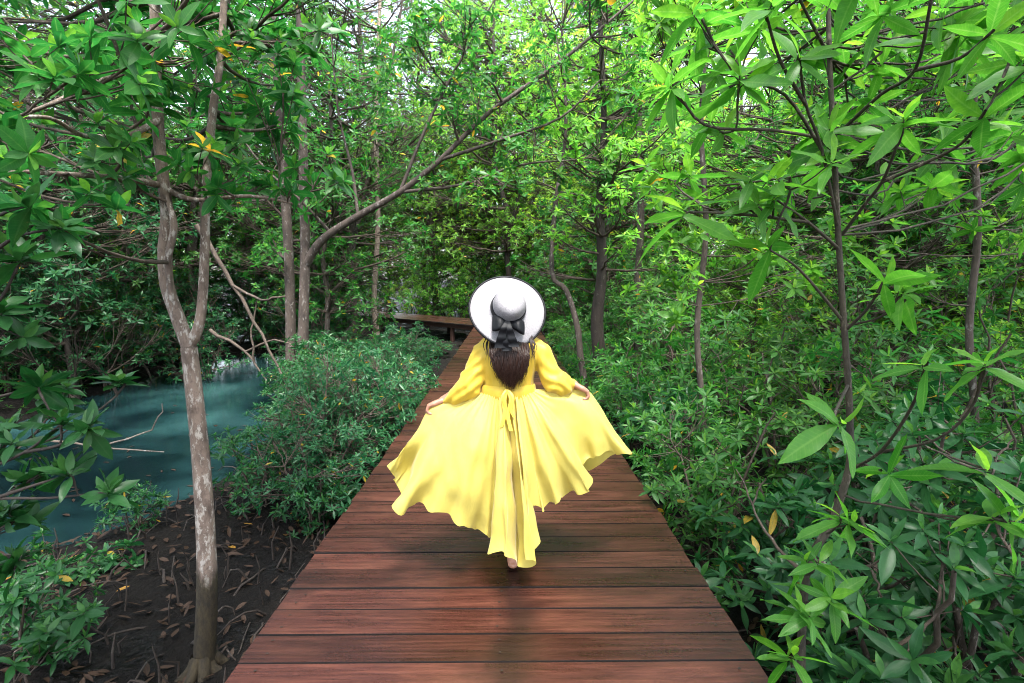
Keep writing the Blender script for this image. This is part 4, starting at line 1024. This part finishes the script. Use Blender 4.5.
tips = [(q[-1], .03, 1 + (i % 3 == 0)) for i, q in enumerate(bl_)] + [(at(836, 134, 1.95), .05, 2), (at(927, 362, 1.42), .03, 1), (at(985, 366, 1.42), .03, 1), (at(990, 470, 1.5), .04, 1), (at(905, 300, 1.8), .05, 1), (at(700, 20, 1.8), .06, 2), (at(860, -30, 1.6), .08, 3), (at(1010, 60, 1.5), .06, 2), (at(880, 470, 1.7), .05, 1), (at(1000, 520, 1.5), .05, 2)]
tips += [(at(*q), .04, 2) for q in ((815, 565, 1.85), (800, 615, 1.8), (842, 520, 1.85), (830, 600, 1.8), (795, 660, 1.75))]
tips += cloud(random.Random(8), ((650, 1050), (-70, 200), (1.8, 3.2)), 62, .14, 2)
S2 = px_line([(850, 470, D_), (880, 452, 1.8), (910, 410, 1.6), (927, 365, 1.42)], 4); S3 = px_line([(880, 452, 1.8), (935, 440, 1.6), (970, 410, 1.5), (985, 368, 1.42)], 4)
stems += [(S2, rads(S2, [.006, .005, .004])), (S3, rads(S3, [.005, .004, .004]))]
hero('mangrove_sapling', 'slim dark sapling with big leaf whorls close by the right boardwalk edge', 'sapling', at(800, 700, 1.95), stems, tips, .175, .285, 0, M['leaf_backlit'], M['bark_green'], 303, names=('stem', None, 'foliage'), limb_r=.0045, twig_r=.0035, k=6, young=.7, spread=(118, 45))

# left edge sapling leaning in with dark whorls
S1 = px_line([(-110, 720, 2.1), (-90, 560, 2.1), (-60, 430, 2.1), (-40, 330, 2.1), (-30, 240, 2.0)], 4)
B = [[(-70, 470, 2.1), (-20, 470, 2.1), (25, 452, 2.1), (60, 425, 2.1)], [(25, 452, 2.1), (60, 445, 2.1), (88, 428, 2.1)], [(-80, 520, 2.1), (-10, 500, 2.1), (50, 498, 2.1), (108, 492, 2.1)], [(-10, 500, 2.1), (35, 485, 2.1), (72, 474, 2.1)], [(-60, 430, 2.1), (-10, 400, 2.1), (38, 388, 2.1)], [(-45, 350, 2.1), (0, 300, 2.1), (20, 260, 2.1)], [(-35, 280, 2.0), (10, 240, 1.95), (58, 228, 1.9)], [(-30, 240, 2.0), (0, 215, 1.9), (30, 205, 1.8)]]
bl_ = [px_line(q, 4) for q in B]; stems = [(S1, rads(S1, [.02, .015, .01]))] + [(q, rads(q, [.008, .006, .004])) for q in bl_]
tips = [(q[-1], .025, 2) for q in bl_] + [(at(10, 440, 2.2), .12, 6), (at(5, 330, 2.3), .18, 8), (at(15, 520, 2.2), .10, 5), (at(60, 400, 2.5), .12, 5), (at(125, 385, 2.7), .07, 2), (at(40, 475, 2.4), .10, 4), (at(20, 560, 2.3), .10, 4)]
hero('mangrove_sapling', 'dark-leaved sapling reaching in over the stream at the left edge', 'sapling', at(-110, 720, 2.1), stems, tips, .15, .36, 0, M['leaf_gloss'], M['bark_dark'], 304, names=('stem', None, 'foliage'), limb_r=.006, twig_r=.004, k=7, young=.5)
# low seedlings on the mud
for (px, py, Y, lab, sd) in ((22, 600, 2.7, 'small dark seedling on the mud in the lower left corner', 5), (80, 578, 3.9, 'low leafy seedling at the water edge left of the pale trunk', 6), (340, 505, 4.9, 'little seedling hugging the left boardwalk edge', 8), (125, 565, 4.1, 'leafy seedling at the water edge nearest the pale trunk', 10), (10, 655, 2.45, 'leafy seedling at the very bottom left corner', 12)):
    c = at(px, py, Y); b_ = V3((c.x, c.y, gz(c.x, c.y) - .03)); rr = random.Random(sd)
    st = wiggle([b_ + (V3(c) - b_) * t for t in (0, .35, .7, 1)], .015, rr)
    hero('mangrove_seedling', lab, 'seedling', b_, [(st, [.008, .007, .006, .005])], [(V3(c) + V3((rr.gauss(0, .10), rr.gauss(0, .10), rr.gauss(0, .05))), .10, 3) for _ in range(5)],   .11, .35, 0, M['leaf_gloss'], M['bark_twig'], 310 + sd, names=('stem', None, 'foliage'), limb_r=.004, twig_r=.003, k=7)

# ---- ground cover: leaf litter, low growth, root tangle -----------------------
def leaves_on_ground(name, n, box, lm, label, yel):
    out = []; rr = random.Random(len(name))
    while len(out) < n:
        x, y = rr.uniform(*box[:2]), rr.uniform(*box[2:])
        fl = stream(x, y) < .1
        if (fl and rr.random() > .07) or (not fl and stream(x, y) < .35) or WL - .02 < x < WR + .02: continue
        nn = V3((rr.gauss(0, .03 if fl else .3), rr.gauss(0, .03 if fl else .3), 1)); nn /= np.linalg.norm(nn); a = rr.random() * 6.28
        d = V3((math.cos(a), math.sin(a), 0)); d -= nn * d.dot(nn); d /= np.linalg.norm(d)
        out.append((V3((x, y, WATER_Z + .006 if fl else gz(x, y) + rr.uniform(.01, .05))), d, nn, rr.uniform(.07, .13), rr.uniform(.025, .045), 0.0 if fl else rr.uniform(-.2, .3), rr.random(), 1.0 if rr.random() < yel else 0.0))
    return tag(build_leaves(name, out, 1, lm, None), label, 'leaf litter', None, 'stuff')
M['litter'] = leaf_mat('fallen_leaf', (.008, .005, .003), (.032, .017, .009), (.05, .03, .02), .1, .6, .25, (.09, .05, .03), (.07, .04, .025))
leaves_on_ground('leaf_litter', 4200, (-7, 5, 1.0, 11), M['litter'], 'fallen brown and yellow leaves scattered over the mud', .035)
out = []; rr = random.Random(99)
def cover(n, x0, x1, y0, y1, L0):
    k = 0; t_ = 0
    while k < n and t_ < n * 20:
        t_ += 1; x, y = rr.uniform(x0, x1), rr.uniform(y0, y1)
        if abs(x) > y * 1.1 + 2 or not clear(x, y, .15): continue
        k += 1; rosette(out, V3((x, y, gz(x, y) + rr.uniform(.05, .55))), V3((rr.gauss(0, .35), rr.gauss(0, .35), 1)), L0 * rr.uniform(.8, 1.2), .34, 6, rr)
cover(1500, 1.3, 14, 1.5, 20, .12); cover(700, -5, -1.4, 9, 20, .10); cover(1600, -26, 26, 14, 40, .16); cover(500, -16, -8, 8, 16, .13); cover(260, -12, -5, 18, 24, .14)
tag(build_leaves('undergrowth', out, 2, M['leaf_mid'], None), 'low leafy undergrowth covering the mud between the trunks', 'undergrowth', None, 'stuff')
t = Tubes(); rr = random.Random(12)
for q in range(1200):
    x, y = (rr.uniform(-7, -1.25), rr.uniform(1.2, 10)) if q < 950 else (rr.uniform(1.2, 5), rr.uniform(1.2, 9))
    if stream(x, y) < .25: continue
    a = rr.random() * 6.28; l = rr.uniform(.12, .55); z = gz(x, y); d = V3((math.cos(a), math.sin(a), 0))
    if rr.random() < .45: p_ = [V3((x, y, z - .05)), V3((x + rr.gauss(0, .02), y + rr.gauss(0, .02), z + l * .35)), V3((x + rr.gauss(0, .03), y + rr.gauss(0, .03), z + l * .6))]
    else: p_ = wiggle(bez(V3((x, y, z - .03)), V3((x, y, z + rr.uniform(.08, .3))) + d * l * .5, V3((x, y, z - .03)) + d * l, 6), .012, rr)
    t.add(p_, np.linspace(rr.uniform(.006, .014), .004, len(p_)), 5)
tag(t.build('root_tangle', M['bark_dark'], None), 'dark breathing roots and dead twigs poking from the mud', 'roots', None, 'stuff')

# ---- bare and dead branches that stand out against the leaves ---------------------
def branch(lab, ls, r0, mat='bark_twig', cat='dead branch'):
    o = at(*ls[0][0]); root = Tubes()
    for l in ls:
        p_ = wiggle(shift(px_line(l, 4), o), .006 * l[0][2] / 3, r_); root.add(p_, np.linspace(r0 * (1 if l is ls[0] else .6), r0 * .35, len(p_)), 6)
    t_ = root.build('bare_branch', M[mat]); t_.location = o; tag(t_, lab, cat)
branch('long dead stick slanting down to the stream behind the pale trunk', [[(196, 225, 7.2), (232, 285, 7.2), (262, 335, 7.1), (290, 395, 7.0)], [(232, 285, 7.2), (262, 300, 7.1), (285, 296, 7.0)]], .035, 'bark_twig')
branch('forked dead branch leaning across the far bank left of the twin trunks', [[(210, 330, 8.5), (245, 352, 8.3), (270, 385, 8.0)], [(245, 352, 8.3), (275, 340, 8.2), (300, 352, 8.0)], [(255, 365, 8.2), (252, 330, 8.2), (258, 300, 8.2)]], .03, 'bark_twig')
branch('thin bare twig stretching over the water at the left edge', [[(-20, 470, 2.9), (40, 440, 2.9), (100, 447, 3.0), (165, 452, 3.1)], [(100, 447, 3.0), (150, 430, 3.1), (162, 405, 3.1)]], .009, 'bark_bare')
branch('bare twig curling up among the leaves low on the right', [[(812, 560, 2.3), (832, 566, 2.2), (868, 566, 2.15), (885, 556, 2.1)], [(868, 566, 2.15), (880, 590, 2.1), (872, 610, 2.1), (850, 622, 2.1)]], .010)
branch('bare twig standing out above the dark gap at lower right', [[(888, 652, 1.95), (920, 630, 1.95), (942, 605, 1.95), (944, 570, 1.95)], [(920, 630, 1.95), (912, 645, 1.9), (900, 660, 1.9)]], .009)
branch('long grey bare branch running through the leaves at the right edge', [[(1035, 500, 2.4), (990, 478, 2.5), (950, 455, 2.6), (915, 425, 2.8)], [(990, 478, 2.5), (1000, 455, 2.5), (1012, 440, 2.5)]], .011)
branch('grey crooked twig in the shrubs just right of the boardwalk edge', [[(800, 570, 2.5), (772, 540, 2.6), (752, 505, 2.8), (738, 470, 3.0)], [(752, 505, 2.8), (765, 478, 2.8)]], .010)

# ------------------------------------------------------------------ light
SUN_EL, SUN_AZ = 66.0, 166.0                                               # azimuth measured from +Y towards +X
w = bpy.data.worlds.new('World'); bpy.context.scene.world = w; w.use_nodes = True
nt = w.node_tree; nt.nodes.clear()
sky = N(nt, 'ShaderNodeTexSky', sky_type='NISHITA'); sky.sun_disc = False
sky.sun_elevation = R(SUN_EL); sky.sun_rotation = R(SUN_AZ); sky.air_density = 1.0; sky.dust_density = 3.0; sky.ozone_density = 1.0
hs = N(nt, 'ShaderNodeHueSaturation', Saturation=.55); nt.links.new(sky.outputs[0], hs.inputs['Color'])
bg = N(nt, 'ShaderNodeBackground', Strength=.15); nt.links.new(hs.outputs[0], bg.inputs[0])
wo = N(nt, 'ShaderNodeOutputWorld'); nt.links.new(bg.outputs[0], wo.inputs[0])
sd = bpy.data.lights.new('sun', 'SUN'); sun = bpy.data.objects.new('sun', sd); C.objects.link(sun)
sd.energy = 1.5; sd.angle = R(15); sd.color = (1, .97, .91)
dirv = Vector((math.sin(R(SUN_AZ)) * math.cos(R(SUN_EL)), math.cos(R(SUN_AZ)) * math.cos(R(SUN_EL)), math.sin(R(SUN_EL))))
sun.rotation_euler = dirv.to_track_quat('Z', 'Y').to_euler(); sun.location = dirv * 50

sc = bpy.context.scene
sc.render.engine = 'CYCLES'
cy = sc.cycles
cy.max_bounces = 9; cy.diffuse_bounces = 6; cy.glossy_bounces = 2; cy.transmission_bounces = 6; cy.transparent_max_bounces = 4
cy.use_denoising = True; cy.pixel_filter_type = 'BLACKMAN_HARRIS'; cy.filter_width = .95; cy.use_adaptive_sampling = True; cy.adaptive_threshold = .012
cy.caustics_reflective = False; cy.caustics_refractive = False; cy.sample_clamp_indirect = 6
vs = sc.view_settings; vs.view_transform = 'Standard'; vs.look = 'None'; vs.gamma = 1; vs.exposure = 2.68; vs.use_curve_mapping = False
